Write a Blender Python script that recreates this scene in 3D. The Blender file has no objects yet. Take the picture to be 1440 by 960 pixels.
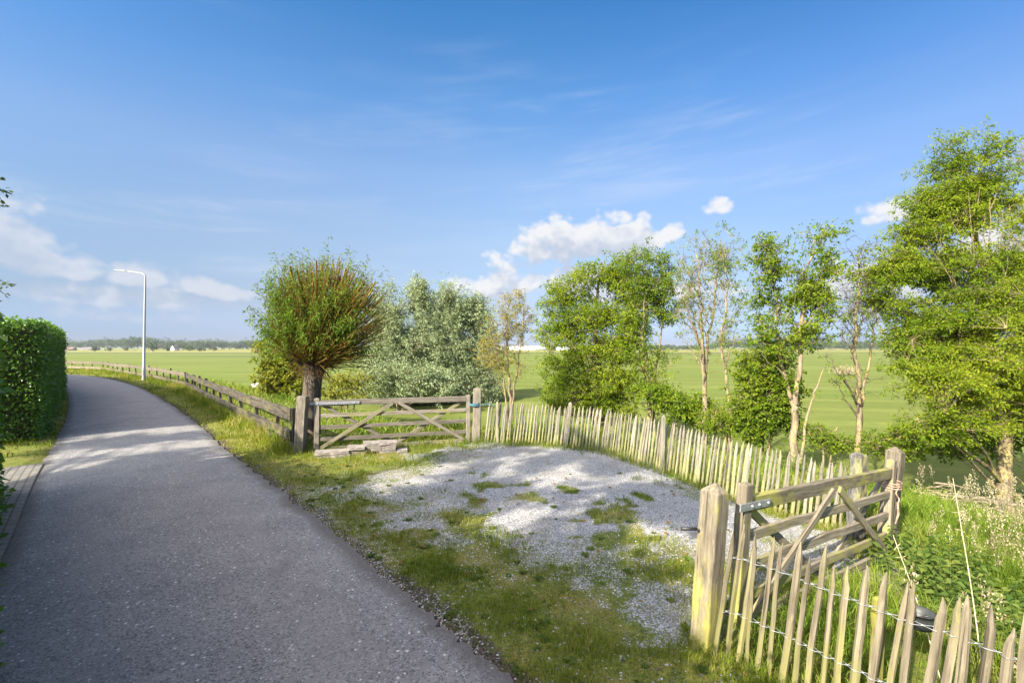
import bpy, bmesh, math, random
import numpy as np
from mathutils import Vector, Matrix
random.seed(7); RNG = np.random.default_rng(11)
C = bpy.context.scene.collection
scene = bpy.context.scene
CAM_H = 2.3; F = 640.0; HY = 488.0
SUN_EL = math.radians(31); SUN_AZ = math.radians(222)      # azimuth measured from +Y towards +X
SX, SY, SZ_ = math.sin(SUN_AZ)*math.cos(SUN_EL), math.cos(SUN_AZ)*math.cos(SUN_EL), math.sin(SUN_EL)
def at(px, py, Y):
    "a point seen at (px,py) of the photograph, at the true distance Y"
    return np.array([(px-720)/F*Y, Y, CAM_H+(HY-py)/F*Y])
def gnd(px, py, z=0.0):
    Y = (CAM_H-z)*F/(py-HY)
    return np.array([(px-720)/F*Y, Y])

# ------------------------------------------------------------------ noise
def _hash(ix, iy, iz, s):
    h = (ix*374761393 + iy*668265263 + iz*2147483647 + s*974634777) & 0xffffffff
    h = ((h ^ (h >> 13))*1274126177) & 0xffffffff
    h = ((h ^ (h >> 16))*2246822519) & 0xffffffff
    return ((h ^ (h >> 15)) & 0xffffff)/float(0xffffff)
def vn(x, y, z=0.0, s=0):
    x, y, z = np.broadcast_arrays(np.asarray(x, float), np.asarray(y, float), np.asarray(z, float))
    ix, iy, iz = np.floor(x).astype(np.int64), np.floor(y).astype(np.int64), np.floor(z).astype(np.int64)
    fx, fy, fz = x-ix, y-iy, z-iz
    fx, fy, fz = [f*f*(3-2*f) for f in (fx, fy, fz)]
    r = 0
    for dx in (0, 1):
        for dy in (0, 1):
            for dz in (0, 1):
                w = (fx if dx else 1-fx)*(fy if dy else 1-fy)*(fz if dz else 1-fz)
                r = r + w*_hash(ix+dx, iy+dy, iz+dz, s)
    return r
def fbm(x, y, z=0.0, s=0, o=3):
    r, a, t = 0, 1.0, 0
    for k in range(o):
        r = r + a*vn(np.asarray(x)*2**k, np.asarray(y)*2**k, np.asarray(z)*2**k, s+k*17); t += a; a *= .5
    return r/t
def sst(a, b, x):
    t = np.clip((np.asarray(x, float)-a)/(b-a), 0, 1); return t*t*(3-2*t)

# ------------------------------------------------------------------ polylines
def catmull(P, n):
    P = np.asarray(P, float); out = []
    Q = np.vstack([2*P[0]-P[1], P, 2*P[-1]-P[-2]])
    for i in range(1, len(Q)-2):
        p0, p1, p2, p3 = Q[i-1], Q[i], Q[i+1], Q[i+2]
        for t in np.linspace(0, 1, n, endpoint=False):
            out.append(.5*((2*p1)+(-p0+p2)*t+(2*p0-5*p1+4*p2-p3)*t*t+(-p0+3*p1-3*p2+p3)*t**3))
    out.append(P[-1]); return np.array(out)
def dist_poly(x, y, P):
    "distance to polyline and signed side (positive = right of the walking direction)"
    x = np.asarray(x, float); y = np.asarray(y, float)
    best = np.full(x.shape, 1e18); side = np.zeros(x.shape)
    for (ax, ay), (bx, by) in zip(P[:-1], P[1:]):
        dx, dy = bx-ax, by-ay; L = dx*dx+dy*dy+1e-12
        t = np.clip(((x-ax)*dx+(y-ay)*dy)/L, 0, 1)
        ex, ey = x-(ax+t*dx), y-(ay+t*dy); d = ex*ex+ey*ey
        m = d < best
        best = np.where(m, d, best); side = np.where(m, dy*ex-dx*ey, side)
    return np.sqrt(best), side
def inside(x, y, P):
    x = np.asarray(x, float); y = np.asarray(y, float); r = np.zeros(x.shape, bool)
    n = len(P)
    for i in range(n):
        (ax, ay), (bx, by) = P[i], P[(i+1) % n]
        if ay == by: continue
        c = (ay > y) != (by > y)
        r ^= c & (x < (bx-ax)*(y-ay)/(by-ay)+ax)
    return r

ROAD_R = catmull([(16,-15),(6.5,-4.2),(2.75,.05),(0,3.13),(-1.05,4.3),(-3.6,7.18),(-6.4,10.2),(-10.3,14.6),(-17.3,22.0),(-24.5,29),(-31.8,35),(-38.5,38.9),(-50,43.5),(-75,49)], 8)
_t = np.gradient(ROAD_R, axis=0); _t /= np.linalg.norm(_t, axis=1)[:, None]
ROAD_N = np.stack([-_t[:, 1], _t[:, 0]], 1)                 # towards the hedge side
ROAD_W = 2.95
ROAD_C = ROAD_R + ROAD_N*ROAD_W/2
FENCE = [(-75,56.5),(-52,48.5),(-43,45.2),(-38.3,42.7),(-32.7,38.0),(-24.4,31.2),(-17.5,24.5),(-10.6,16.5),(-7.1,12.6),(-4.8,10.0),(-.95,10.9),(.6,10.67),(1.3,10.4),(2.0,9.95),(2.5,9.2),(2.9,8.6),(3.5,7.7),(4.1,6.95),(4.95,6.1),(4.8,5.75),(1.55,3.5),(2.4,2.2),(4.5,-1.2),(11,-10),(22,-22)]
DIKE = FENCE + [(-60,-60),(-140,0),(-140,60)]
GRAVEL = [tuple(gnd(*p)) for p in [(640,634),(690,623),(760,628),(850,638),(935,662),(1000,690),(1100,712),(1180,735),(1130,760),(1010,752),(940,760),(900,785),(850,812),(800,790),(740,772),(690,752),(640,728),(590,704),(556,690),(575,672),(610,652)]]
def H(x, y):
    x = np.asarray(x, float); y = np.asarray(y, float)
    d, _ = dist_poly(x, y, FENCE); ins = inside(x, y, DIKE)
    out = np.where(ins, 0, d)
    z = -2.65*sst(0.3, 13.5, out)*1.0
    z = z - .30*sst(1.7, 4.8, x)*sst(30, 8, y)*sst(-3, 3.5, y)*(1-sst(3, 9, out))
    dr, sd = dist_poly(x, y, ROAD_C)
    e = dr-ROAD_W/2
    bump = (fbm(x*1.3, y*1.3, 0, 5)-.5)*.07*sst(.1, .8, e)*(np.hypot(x, y) < 70) + (fbm(x*.35, y*.35, 0, 8)-.5)*.22*sst(1, 4, out)*(out < 30)
    z = z+bump - .05*(1-sst(-.02, .10, e)) + .015*sst(.05, .5, e)
    return z
def Hs(x, y): return float(H(np.array([x]), np.array([y]))[0])
def gravel_mask(x, y):
    d, _ = dist_poly(x, y, GRAVEL+[GRAVEL[0]]); sd = np.where(inside(x, y, GRAVEL), -d, d)
    n = fbm(x*1.1, y*1.1, 0, 3, 3)-.5; n2 = fbm(x*4, y*4, 0, 4, 3)-.5
    g = 1-sst(-.9, 1.15, sd+1.5*n+1.0*n2)
    pp = np.zeros_like(g)
    for (px, py, r) in [(690,690,.42),(735,700,.26),(655,725,.3),(835,725,.22),(860,750,.42),(800,690,.12),(905,700,.12),(770,650,.12)]:
        c = gnd(px, py); pp = np.maximum(pp, 1-sst(.45, 1.0, np.hypot(x-c[0], (y-c[1])*.7)/r*.8+3.2*n2+1.2*n))
    pp = np.maximum(pp, sst(.86, .94, fbm(x*1.9, y*1.9, 0, 63, 2)+.5*n2))
    g = g*(1-.8*pp)
    dr, s = dist_poly(x, y, ROAD_C); e = dr-ROAD_W/2
    strip = (1-sst(.05, .75, e+1.2*n))*sst(11, 6.5, y)*.42
    near = inside(x, y, DIKE) & (s > 0)
    mixed = .62*sst(.42, .60, fbm(x*1.5, y*1.5, 0, 91, 3)+.35*n2)*sst(3.2, 1.2, sd)*sst(.2, .6, e)
    return np.clip(np.maximum(g, np.where(near, np.maximum(strip, mixed), 0)), 0, 1), sd, e, s

# ------------------------------------------------------------------ node helpers
class NT:
    def __init__(self, tree): self.t = tree; tree.nodes.clear()
    def n(self, typ, ins=None, **props):
        nd = self.t.nodes.new(typ)
        for k, v in props.items(): setattr(nd, k, v)
        for k, v in (ins or {}).items():
            s = nd.inputs[k]
            if isinstance(v, bpy.types.NodeSocket): self.t.links.new(v, s)
            else: s.default_value = v
        return nd
    def m(self, op, a, b=None, c=None, clamp=False):
        i = {0: a}
        if b is not None: i[1] = b
        if c is not None: i[2] = c
        return self.n('ShaderNodeMath', i, operation=op, use_clamp=clamp).outputs[0]
    def mix(self, f, a, b, blend='MIX'):
        nd = self.n('ShaderNodeMix', None, data_type='RGBA', blend_type=blend)
        for k, v in ((0, f), (6, a), (7, b)):
            s = nd.inputs[k]
            if isinstance(v, bpy.types.NodeSocket): self.t.links.new(v, s)
            elif k == 0: s.default_value = v
            else: s.default_value = tuple(v)+((1,) if len(v) == 3 else ())
        return nd.outputs[2]
    def ramp(self, f, stops, interp='LINEAR'):
        nd = self.n('ShaderNodeValToRGB', {0: f}); cr = nd.color_ramp; cr.interpolation = interp
        while len(cr.elements) < len(stops): cr.elements.new(.5)
        for e, (p, c) in zip(cr.elements, stops):
            e.position = p; e.color = tuple(c)+((1,) if len(c) == 3 else ()) if not isinstance(c, (int, float)) else (c, c, c, 1)
        return nd.outputs[0]
    def noise(self, vec, scale, detail=4, rough=.55, dist=0, dim='3D'):
        i = {'Scale': scale, 'Detail': detail, 'Roughness': rough, 'Distortion': dist}
        if vec is not None: i['Vector'] = vec
        return self.n('ShaderNodeTexNoise', i, noise_dimensions=dim).outputs[0]
    def ss(self, lo, hi, v):
        nd = self.n('ShaderNodeMapRange', {'Value': v, 'From Min': lo, 'From Max': hi}, interpolation_type='SMOOTHSTEP'); return nd.outputs[0]
    def scale(self, vec, s):
        return self.n('ShaderNodeVectorMath', {0: vec, 1: s}, operation='MULTIPLY').outputs[0]
    def attr(self, name): return self.n('ShaderNodeAttribute', None, attribute_name=name).outputs['Fac']
def newmat(name):
    m = bpy.data.materials.new(name); m.use_nodes = True; return m, NT(m.node_tree)
def finish(nt, col, rough=.8, spec=.3, bump=None, bstr=.4, bdist=.02, metal=0):
    b = nt.n('ShaderNodeBsdfPrincipled', {'Roughness': rough, 'Specular IOR Level': spec, 'Metallic': metal})
    if isinstance(col, bpy.types.NodeSocket): nt.t.links.new(col, b.inputs['Base Color'])
    else: b.inputs['Base Color'].default_value = tuple(col)+(1,)
    if bump is not None:
        bn = nt.n('ShaderNodeBump', {'Strength': bstr, 'Distance': bdist, 'Height': bump}); nt.t.links.new(bn.outputs[0], b.inputs['Normal'])
    o = nt.n('ShaderNodeOutputMaterial'); nt.t.links.new(b.outputs[0], o.inputs[0])
    return b
def mat_leaf(name, cols, trans=.35, rough=.55, spec=.14):
    m, nt = newmat(name)
    f = nt.m('ADD', nt.m('MULTIPLY', nt.attr('rnd'), .55), nt.m('MULTIPLY', nt.attr('clump'), .45))
    k = len(cols)-1
    col = nt.ramp(f, [(.12+.76*i/k, c) for i, c in enumerate(cols)])
    b = nt.n('ShaderNodeBsdfPrincipled', {'Base Color': col, 'Roughness': rough, 'Specular IOR Level': spec})
    tc = nt.n('ShaderNodeMix', None, data_type='RGBA', blend_type='MULTIPLY')
    tc.inputs[0].default_value = 1; nt.t.links.new(col, tc.inputs[6]); tc.inputs[7].default_value = (1.35, 1.25, .55, 1)
    t = nt.n('ShaderNodeBsdfTranslucent', {'Color': tc.outputs[2]})
    x = nt.n('ShaderNodeMixShader', {0: trans, 1: b.outputs[0], 2: t.outputs[0]})
    o = nt.n('ShaderNodeOutputMaterial', {0: x.outputs[0]})
    return m
def mat_wood(name, light, dark, moss=None, moss_amt=.5, gscale=1.0, algae=0):
    "grain runs along the local X axis"
    m, nt = newmat(name)
    tc = nt.n('ShaderNodeTexCoord').outputs['Object']; rnd = nt.n('ShaderNodeObjectInfo').outputs['Random']
    off = nt.n('ShaderNodeCombineXYZ', {0: nt.m('MULTIPLY', rnd, 37.), 1: nt.m('MULTIPLY', rnd, 91.), 2: nt.m('MULTIPLY', rnd, 53.)}).outputs[0]
    v = nt.n('ShaderNodeVectorMath', {0: tc, 1: off}, operation='ADD').outputs[0]
    g = nt.noise(nt.scale(v, (2.2*gscale, 45*gscale, 45*gscale)), 1.0, 5, .65, .6)
    big = nt.noise(nt.scale(v, (3, 6, 6)), 1.0, 3)
    col = nt.mix(nt.ss(.32, .68, g), dark, light)
    tint = nt.m('ADD', .72, nt.m('MULTIPLY', rnd, .5))
    col = nt.mix(1.0, col, nt.n('ShaderNodeCombineColor', {0: tint, 1: tint, 2: tint}).outputs[0], 'MULTIPLY')
    col = nt.mix(nt.m('MULTIPLY', nt.ss(.45, .75, big), .45), col, [c*.55 for c in dark])
    crack = nt.noise(nt.scale(v, (1.1*gscale, 60*gscale, 60*gscale)), 1.0, 2, .5, .3)
    col = nt.mix(nt.m('MULTIPLY', nt.ss(.36, .29, crack), .8), col, [c*.28 for c in dark])
    grey = nt.noise(nt.scale(v, (5, 30, 30)), 1.0, 6, .75)
    col = nt.mix(nt.m('MULTIPLY', nt.ss(.56, .68, grey), .45), col, [min(1, c*1.35) for c in light])
    if moss:
        ml = nt.noise(nt.scale(v, (2.0, 5, 5)), 1.0, 5, .7)
        rr = nt.m('MULTIPLY', nt.m('SUBTRACT', nt.m('FRACT', nt.m('MULTIPLY', rnd, 7.31)), .5), .22)
        lowx = nt.n('ShaderNodeSeparateXYZ', {0: tc}).outputs[0]
        if algae: rr = nt.m('ADD', rr, nt.m('MULTIPLY', nt.ss(.75, .1, lowx), algae))
        f = nt.ss(.62-.3*moss_amt, .80-.25*moss_amt, nt.m('ADD', ml, rr))
        col = nt.mix(nt.m('MULTIPLY', f, .8), col, moss)
    finish(nt, col, .85, .2, g, .55, .008)
    return m
def mat_plain(name, col, rough=.6, spec=.4, var=.2, scale=8, metal=0, bump=.0):
    m, nt = newmat(name)
    tc = nt.n('ShaderNodeTexCoord').outputs['Object']; n = nt.noise(tc, scale, 5, .6)
    c = nt.mix(nt.ss(.3, .7, n), [x*(1-var) for x in col], [min(1, x*(1+var)) for x in col])
    finish(nt, c, rough, spec, n if bump else None, bump, .01, metal); return m
def mat_bark(name, a, b, lichen=None):
    m, nt = newmat(name)
    tc = nt.n('ShaderNodeTexCoord').outputs['Object']
    n = nt.noise(nt.scale(tc, (14, 14, 2.5)), 1.0, 5, .65, .4)
    c = nt.mix(nt.ss(.35, .65, n), a, b)
    if lichen: c = nt.mix(nt.m('MULTIPLY', nt.ss(.48, .62, nt.noise(tc, 3.2, 5, .7)), .75), c, lichen)
    finish(nt, c, .9, .15, n, .8, .02); return m

M = {}
M['ash'] = mat_leaf('ash_leaf', [(.065,.125,.009),(.13,.205,.012),(.22,.27,.018)], .46)
M['ash_light'] = mat_leaf('ash_leaf_light', [(.085,.15,.010),(.165,.235,.014),(.27,.31,.022)], .52)
M['maple'] = mat_leaf('maple_leaf', [(.05,.10,.007),(.105,.165,.009),(.18,.225,.014)], .42)
M['silver'] = mat_leaf('silver_willow_leaf', [(.13,.18,.085),(.23,.285,.15),(.34,.385,.235)], .30, .6)
M['yellow'] = mat_leaf('sparse_tree_leaf', [(.14,.14,.02),(.24,.22,.04),(.34,.29,.06)], .4)
M['willow'] = mat_leaf('willow_leaf', [(.045,.10,.014),(.09,.17,.018),(.17,.24,.025)], .4)
M['shrub'] = mat_leaf('shrub_leaf', [(.08,.11,.010),(.16,.18,.016),(.25,.25,.028)], .4)
M['hedge'] = mat_leaf('hedge_leaf', [(.05,.12,.02),(.10,.21,.032),(.17,.30,.04)], .38, .4, .45)
M['dark_leaf'] = mat_leaf('dark_leaf', [(.03,.06,.01),(.05,.09,.015),(.07,.11,.02)], .25)
M['far_leaf'] = mat_leaf('far_leaf', [(.035,.06,.022),(.055,.085,.03),(.10,.125,.055)], .15)
M['grass'] = mat_leaf('grass_blade', [(.07,.125,.009),(.14,.205,.014),(.23,.25,.03),(.36,.31,.13)], .4)
M['grass_dry'] = mat_leaf('dry_grass_blade', [(.085,.16,.011),(.16,.235,.022),(.27,.28,.07)], .38)
M['seed'] = mat_leaf('grass_seed_head', [(.27,.21,.15),(.36,.30,.205),(.46,.42,.26)], .3)
M['nettle'] = mat_leaf('nettle_leaf', [(.04,.08,.014),(.08,.125,.022),(.14,.175,.036)], .32)
M['reed'] = mat_leaf('reed_straw', [(.24,.20,.12),(.32,.27,.17),(.40,.34,.22)], .2)
M['shoot'] = mat_leaf('willow_shoot', [(.11,.06,.022),(.20,.12,.028),(.29,.22,.035)], .0, .6)
M['bark'] = mat_bark('grey_bark', (.10,.075,.045), (.22,.18,.12), (.33,.27,.09))
M['bark_pale'] = mat_bark('pale_bark', (.13,.10,.065), (.25,.205,.14), (.29,.235,.085))
M['bark_dark'] = mat_bark('dark_bark', (.045,.035,.026), (.13,.105,.08))
M['twig_bark'] = mat_bark('twig_bark', (.13,.10,.06), (.24,.20,.115), (.27,.23,.08))
M['oak'] = mat_wood('weathered_gate_wood', (.26,.222,.16), (.125,.105,.073), (.29,.275,.065), .36, 1.0, .16)
M['oak_grey'] = mat_wood('grey_gate_wood', (.25,.22,.175), (.115,.10,.078), (.20,.19,.05), .22)
M['pale'] = mat_wood('chestnut_pale', (.245,.21,.145), (.12,.10,.068), (.20,.19,.07), .33, 1.0, .22)
M['pale_moss'] = mat_wood('mossy_stake', (.23,.22,.07), (.13,.115,.05), (.25,.255,.03), .8)
M['pale_far'] = mat_wood('grey_chestnut_pale', (.275,.25,.20), (.15,.135,.10), (.255,.245,.10), .32, 1.0, .22)
M['rail_dark'] = mat_wood('dark_fence_board', (.095,.08,.063), (.027,.024,.02), (.14,.135,.03), .24, .6)
M['rail_pale'] = mat_wood('bleached_fence_board', (.225,.19,.14), (.115,.095,.068), None)
M['stump'] = mat_wood('rotten_post', (.20,.19,.18), (.035,.033,.03), (.30,.29,.12), .2)
M['galv'] = mat_plain('galvanised_steel', (.34,.35,.37), .5, .5, .2, 30, .6)
M['lamp'] = mat_plain('lamp_grey_paint', (.30,.31,.325), .45, .5, .05, 3, .2)
M['lamp_glass'] = mat_plain('lamp_glass', (.75,.76,.74), .15, .5, .05, 3)
M['rust'] = mat_plain('rusty_rope', (.34,.23,.17), .8, .2, .45, 25)
M['bluerope'] = mat_plain('blue_rope', (.05,.15,.19), .7, .3, .3, 30)
M['bluepl'] = mat_plain('blue_plastic', (.03,.14,.42), .4, .5, .1, 5)
M['slab'] = mat_plain('concrete_slab', (.24,.215,.19), .9, .2, .35, 9, 0, .4)
M['wool'] = mat_plain('sheep_wool', (.62,.56,.47), .95, .1, .15, 20, 0, .6)
M['iron'] = mat_plain('black_iron', (.05,.05,.05), .5, .5, .3, 30, .6)
M['wire_dull'] = mat_plain('dull_wire', (.12,.11,.10), .6, .4, .3, 30, .5)
M['pot'] = mat_plain('dark_bucket', (.04,.045,.045), .5, .4, .3, 12)
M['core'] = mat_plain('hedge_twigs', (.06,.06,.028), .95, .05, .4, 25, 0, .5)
M['white_wall'] = mat_plain('white_render', (.80,.80,.78), .8, .2, .03, 1)
M['roof_tile'] = mat_plain('grey_roof_tiles', (.16,.14,.14), .8, .2, .2, 3)
M['roof_red'] = mat_plain('brown_roof_tiles', (.17,.115,.09), .8, .2, .2, 3)
M['green_glass'] = mat_plain('greenhouse_glass', (.80,.83,.85), .3, .5, .06, .2)
M['dark_pane'] = mat_plain('dark_window_pane', (.05,.06,.07), .15, .5, .1, 2)
M['stalk'] = mat_plain('dry_stalk', (.50,.42,.26), .8, .2, .2, 10)
M['log'] = mat_wood('dead_wood', (.42,.34,.24), (.20,.15,.10), None)

# asphalt ---------------------------------------------------------
m, nt = newmat('asphalt'); M['asphalt'] = m
g = nt.n('ShaderNodeTexCoord').outputs['Object']
vo = nt.n('ShaderNodeTexVoronoi', {'Vector': g, 'Scale': 75.}); spk = nt.n('ShaderNodeSeparateColor', {0: vo.outputs['Color']}).outputs[0]
vb = nt.n('ShaderNodeTexVoronoi', {'Vector': g, 'Scale': 28.}); spb = nt.n('ShaderNodeSeparateColor', {0: vb.outputs['Color']}).outputs[0]
fine = nt.noise(g, 160, 3, .7); med = nt.noise(g, 1.3, 5, .6); big = nt.noise(g, .35, 3)
col = nt.mix(nt.ss(.25, .75, fine), (.18,.176,.172), (.245,.239,.231))
col = nt.mix(nt.ss(.3, .7, med), nt.mix(1, col, (.86,.86,.88), 'MULTIPLY'), nt.mix(1, col, (1.14,1.13,1.1), 'MULTIPLY'))
col = nt.mix(nt.m('MULTIPLY', nt.ss(.84, .90, spk), .6), col, (.36,.36,.35))
rare = nt.m('MULTIPLY', nt.m('GREATER_THAN', spb, .935), nt.m('LESS_THAN', vb.outputs['Distance'], .33))
col = nt.mix(nt.m('MULTIPLY', rare, .85), col, (.62,.61,.58))
col = nt.mix(nt.m('MULTIPLY', nt.m('LESS_THAN', spk, .16), .6), col, (.045,.045,.048))
edge = nt.attr('edge'); acr = nt.attr('across')
trk = nt.m('ADD', nt.ss(.16, .0, nt.m('ABSOLUTE', nt.m('SUBTRACT', acr, .27))), nt.ss(.16, .0, nt.m('ABSOLUTE', nt.m('SUBTRACT', acr, .73))))
col = nt.mix(nt.m('MULTIPLY', nt.m('MULTIPLY', trk, nt.ss(.3, .6, big)), .35), col, (.23,.22,.21))
pat = nt.noise(g, .55, 6, .7); col = nt.mix(nt.m('MULTIPLY', nt.ss(.55, .66, pat), .35), col, (.085,.082,.08))
crk = nt.n('ShaderNodeTexVoronoi', {'Vector': nt.n('ShaderNodeVectorMath', {0: g, 1: nt.scale(nt.n('ShaderNodeTexNoise', {'Vector': g, 'Scale': 2.5, 'Detail': 4}).outputs['Color'], (.6,.6,.6))}, operation='ADD').outputs[0], 'Scale': .55}, feature='DISTANCE_TO_EDGE').outputs['Distance']
col = nt.mix(nt.m('MULTIPLY', nt.m('MULTIPLY', nt.ss(.008, .002, crk), nt.ss(.5, .62, nt.noise(g, .8, 2))), .3), col, (.035,.034,.033))
col = nt.mix(nt.m('MULTIPLY', nt.ss(.35, .9, nt.m('ADD', edge, nt.m('MULTIPLY', nt.m('SUBTRACT', med, .5), .7))), .7), col, (.085,.078,.062))
finish(nt, col, .85, .3, fine, .5, .006)

# ground ----------------------------------------------------------
m, nt = newmat('ground'); M['ground'] = m
g = nt.n('ShaderNodeTexCoord').outputs['Object']
gr = nt.attr('gravel'); fld = nt.attr('field'); soil = nt.attr('soil')
n1 = nt.noise(g, 1.4, 6, .62); n2 = nt.noise(g, 9, 6, .7); n3 = nt.noise(g, 45, 4, .7)
v1 = nt.n('ShaderNodeTexVoronoi', {'Vector': g, 'Scale': 62.}); c1 = nt.n('ShaderNodeSeparateColor', {0: v1.outputs['Color']})
v2 = nt.n('ShaderNodeTexVoronoi', {'Vector': g, 'Scale': 24.}); c2 = nt.n('ShaderNodeSeparateColor', {0: v2.outputs['Color']})
st = nt.mix(.35, c1.outputs[0], c2.outputs[0])
stone = nt.ramp(c1.outputs[0], [(0, (.15,.15,.155)), (.45, (.35,.348,.343)), (.8, (.475,.47,.46)), (1, (.57,.565,.545))])
stone = nt.mix(nt.m('MULTIPLY', nt.ss(.35, .6, v1.outputs['Distance']), .5), stone, (.15,.145,.13))
stone = nt.mix(nt.m('MULTIPLY', nt.ss(.45, .68, n1), .55), stone, (.20,.185,.155))
grass = nt.mix(nt.ss(.35, .65, n2), (.095,.125,.022), (.165,.185,.035))
grass = nt.mix(nt.m('MULTIPLY', nt.ss(.45, .65, n1), .8), grass, (.21,.18,.05))
grass = nt.mix(nt.m('MULTIPLY', nt.ss(.50, .62, n3), .75), grass, (.05,.042,.024))
grass = nt.mix(nt.m('MULTIPLY', nt.ss(.55, .66, nt.noise(g, 80, 3, .7)), .6), grass, (.21,.20,.07))
dirt = nt.mix(nt.ss(.4, .6, n3), (.035,.03,.022), (.10,.085,.065))
col = nt.mix(nt.ss(.38, .62, nt.m('ADD', soil, nt.m('MULTIPLY', nt.m('SUBTRACT', n2, .5), .8))), grass, dirt)
gf = nt.ss(.40, .60, nt.m('ADD', gr, nt.m('MULTIPLY', nt.m('SUBTRACT', nt.m('ADD', nt.m('MULTIPLY', n2, .45), nt.m('ADD', nt.m('MULTIPLY', n1, .25), nt.m('MULTIPLY', c1.outputs[1], .3))), .5), 1.5)))
col = nt.mix(gf, col, stone)
# meadow: mown stripes, ditches and a ripening strip far off
sx = nt.n('ShaderNodeSeparateXYZ', {0: g})
fn = nt.noise(nt.scale(g, (.012, .05, .05)), 1.0, 5, .6); fn2 = nt.noise(nt.scale(g, (.25, .8, .5)), 1.0, 5, .7)
mead = nt.mix(nt.ss(.35, .65, fn), (.115,.138,.029), (.15,.173,.041))
mead = nt.mix(nt.m('MULTIPLY', nt.ss(.4, .7, fn2), .35), mead, (.10,.135,.022))
fg = nt.noise(nt.scale(g, (4, 9, 4)), 1.0, 4, .8); mead = nt.mix(nt.m('MULTIPLY', nt.ss(.48, .70, fg), .5), mead, (.075,.105,.018))
strp = nt.m('SINE', nt.m('MULTIPLY', nt.m('ADD', nt.m('ADD', sx.outputs[1], nt.m('MULTIPLY', sx.outputs[0], .18)), nt.m('MULTIPLY', fn, 6.)), .9))
mead = nt.mix(nt.m('MULTIPLY', nt.ss(.45, 1., strp), .45), mead, (.19,.21,.05))
pt = nt.noise(nt.scale(g, (.03, .11, .1)), 1.0, 6, .72); mead = nt.mix(nt.m('MULTIPLY', nt.ss(.46, .66, pt), .75), mead, (.105,.145,.026))
tf = nt.noise(nt.scale(g, (1.1, 2.6, 1)), 1.0, 4, .75); mead = nt.mix(nt.m('MULTIPLY', nt.ss(.50, .72, tf), .5), mead, (.09,.125,.02))
mead = nt.mix(nt.m('MULTIPLY', nt.ss(.60, .75, nt.noise(nt.scale(g, (.05, .3, .1)), 1.0, 5, .7)), .5), mead, (.20,.20,.055))
far = nt.attr('far')
farc = nt.mix(nt.ss(.4, .6, nt.noise(nt.scale(g, (.004, .03, .1)), 1.0, 3)), (.17,.18,.04), (.23,.215,.065))
mead = nt.mix(far, mead, farc)
mead = nt.mix(nt.attr('ditch'), mead, (.055,.065,.03))
col = nt.mix(fld, col, mead)
b = finish(nt, col, .95, .1, nt.m('ADD', nt.m('MULTIPLY', n3, .5), nt.m('MULTIPLY', v1.outputs['Distance'], .6)), .7, .02)

# pavers ----------------------------------------------------------
m, nt = newmat('clay_pavers'); M['paver'] = m
uvn = nt.n('ShaderNodeTexCoord').outputs['UV']
br = nt.n('ShaderNodeTexBrick', {'Vector': uvn, 'Color1': (.165,.155,.145,1), 'Color2': (.215,.20,.185,1), 'Mortar': (.10,.10,.075,1), 'Scale': 1.0, 'Mortar Size': .012, 'Brick Width': .21, 'Row Height': .105})
pn = nt.noise(nt.n('ShaderNodeTexCoord').outputs['Object'], 14, 5, .7)
col = nt.mix(nt.m('MULTIPLY', nt.ss(.45, .7, pn), .5), br.outputs[0], (.11,.10,.07))
finish(nt, col, .9, .2, nt.m('SUBTRACT', 1., br.outputs['Fac']), .6, .01)

# ------------------------------------------------------------------ objects
def setp(o, label=None, cat=None, group=None, kind=None):
    for k, v in (('label', label), ('category', cat), ('group', group), ('kind', kind)):
        if v: o[k] = v
    return o
def thing(name, loc, label, cat, group=None):
    o = bpy.data.objects.new(name, None); C.objects.link(o); o.location = tuple(map(float, loc)); o.empty_display_size = .2
    return setp(o, label, cat, group)
def link(name, me, mat, parent=None, mtx=None):
    o = bpy.data.objects.new(name, me); C.objects.link(o)
    if mat is not None and not me.materials: me.materials.append(mat)
    if parent is not None: o.parent = parent
    if mtx is not None: o.matrix_basis = mtx
    return o
def npmesh(name, V, Fc, attrs=None, smooth=False):
    V = np.ascontiguousarray(V, np.float32); Fc = np.ascontiguousarray(Fc, np.int32); k = Fc.shape[1]
    me = bpy.data.meshes.new(name); me.vertices.add(len(V)); me.vertices.foreach_set('co', V.ravel())
    me.loops.add(Fc.size); me.loops.foreach_set('vertex_index', Fc.ravel())
    me.polygons.add(len(Fc)); me.polygons.foreach_set('loop_start', np.arange(0, Fc.size, k, dtype=np.int32))
    me.polygons.foreach_set('loop_total', np.full(len(Fc), k, np.int32))
    if smooth: me.polygons.foreach_set('use_smooth', np.ones(len(Fc), bool))
    for n, a in (attrs or {}).items():
        at_ = me.attributes.new(n, 'FLOAT', 'POINT'); at_.data.foreach_set('value', np.ascontiguousarray(a, np.float32))
    me.update(calc_edges=True); return me
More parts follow.
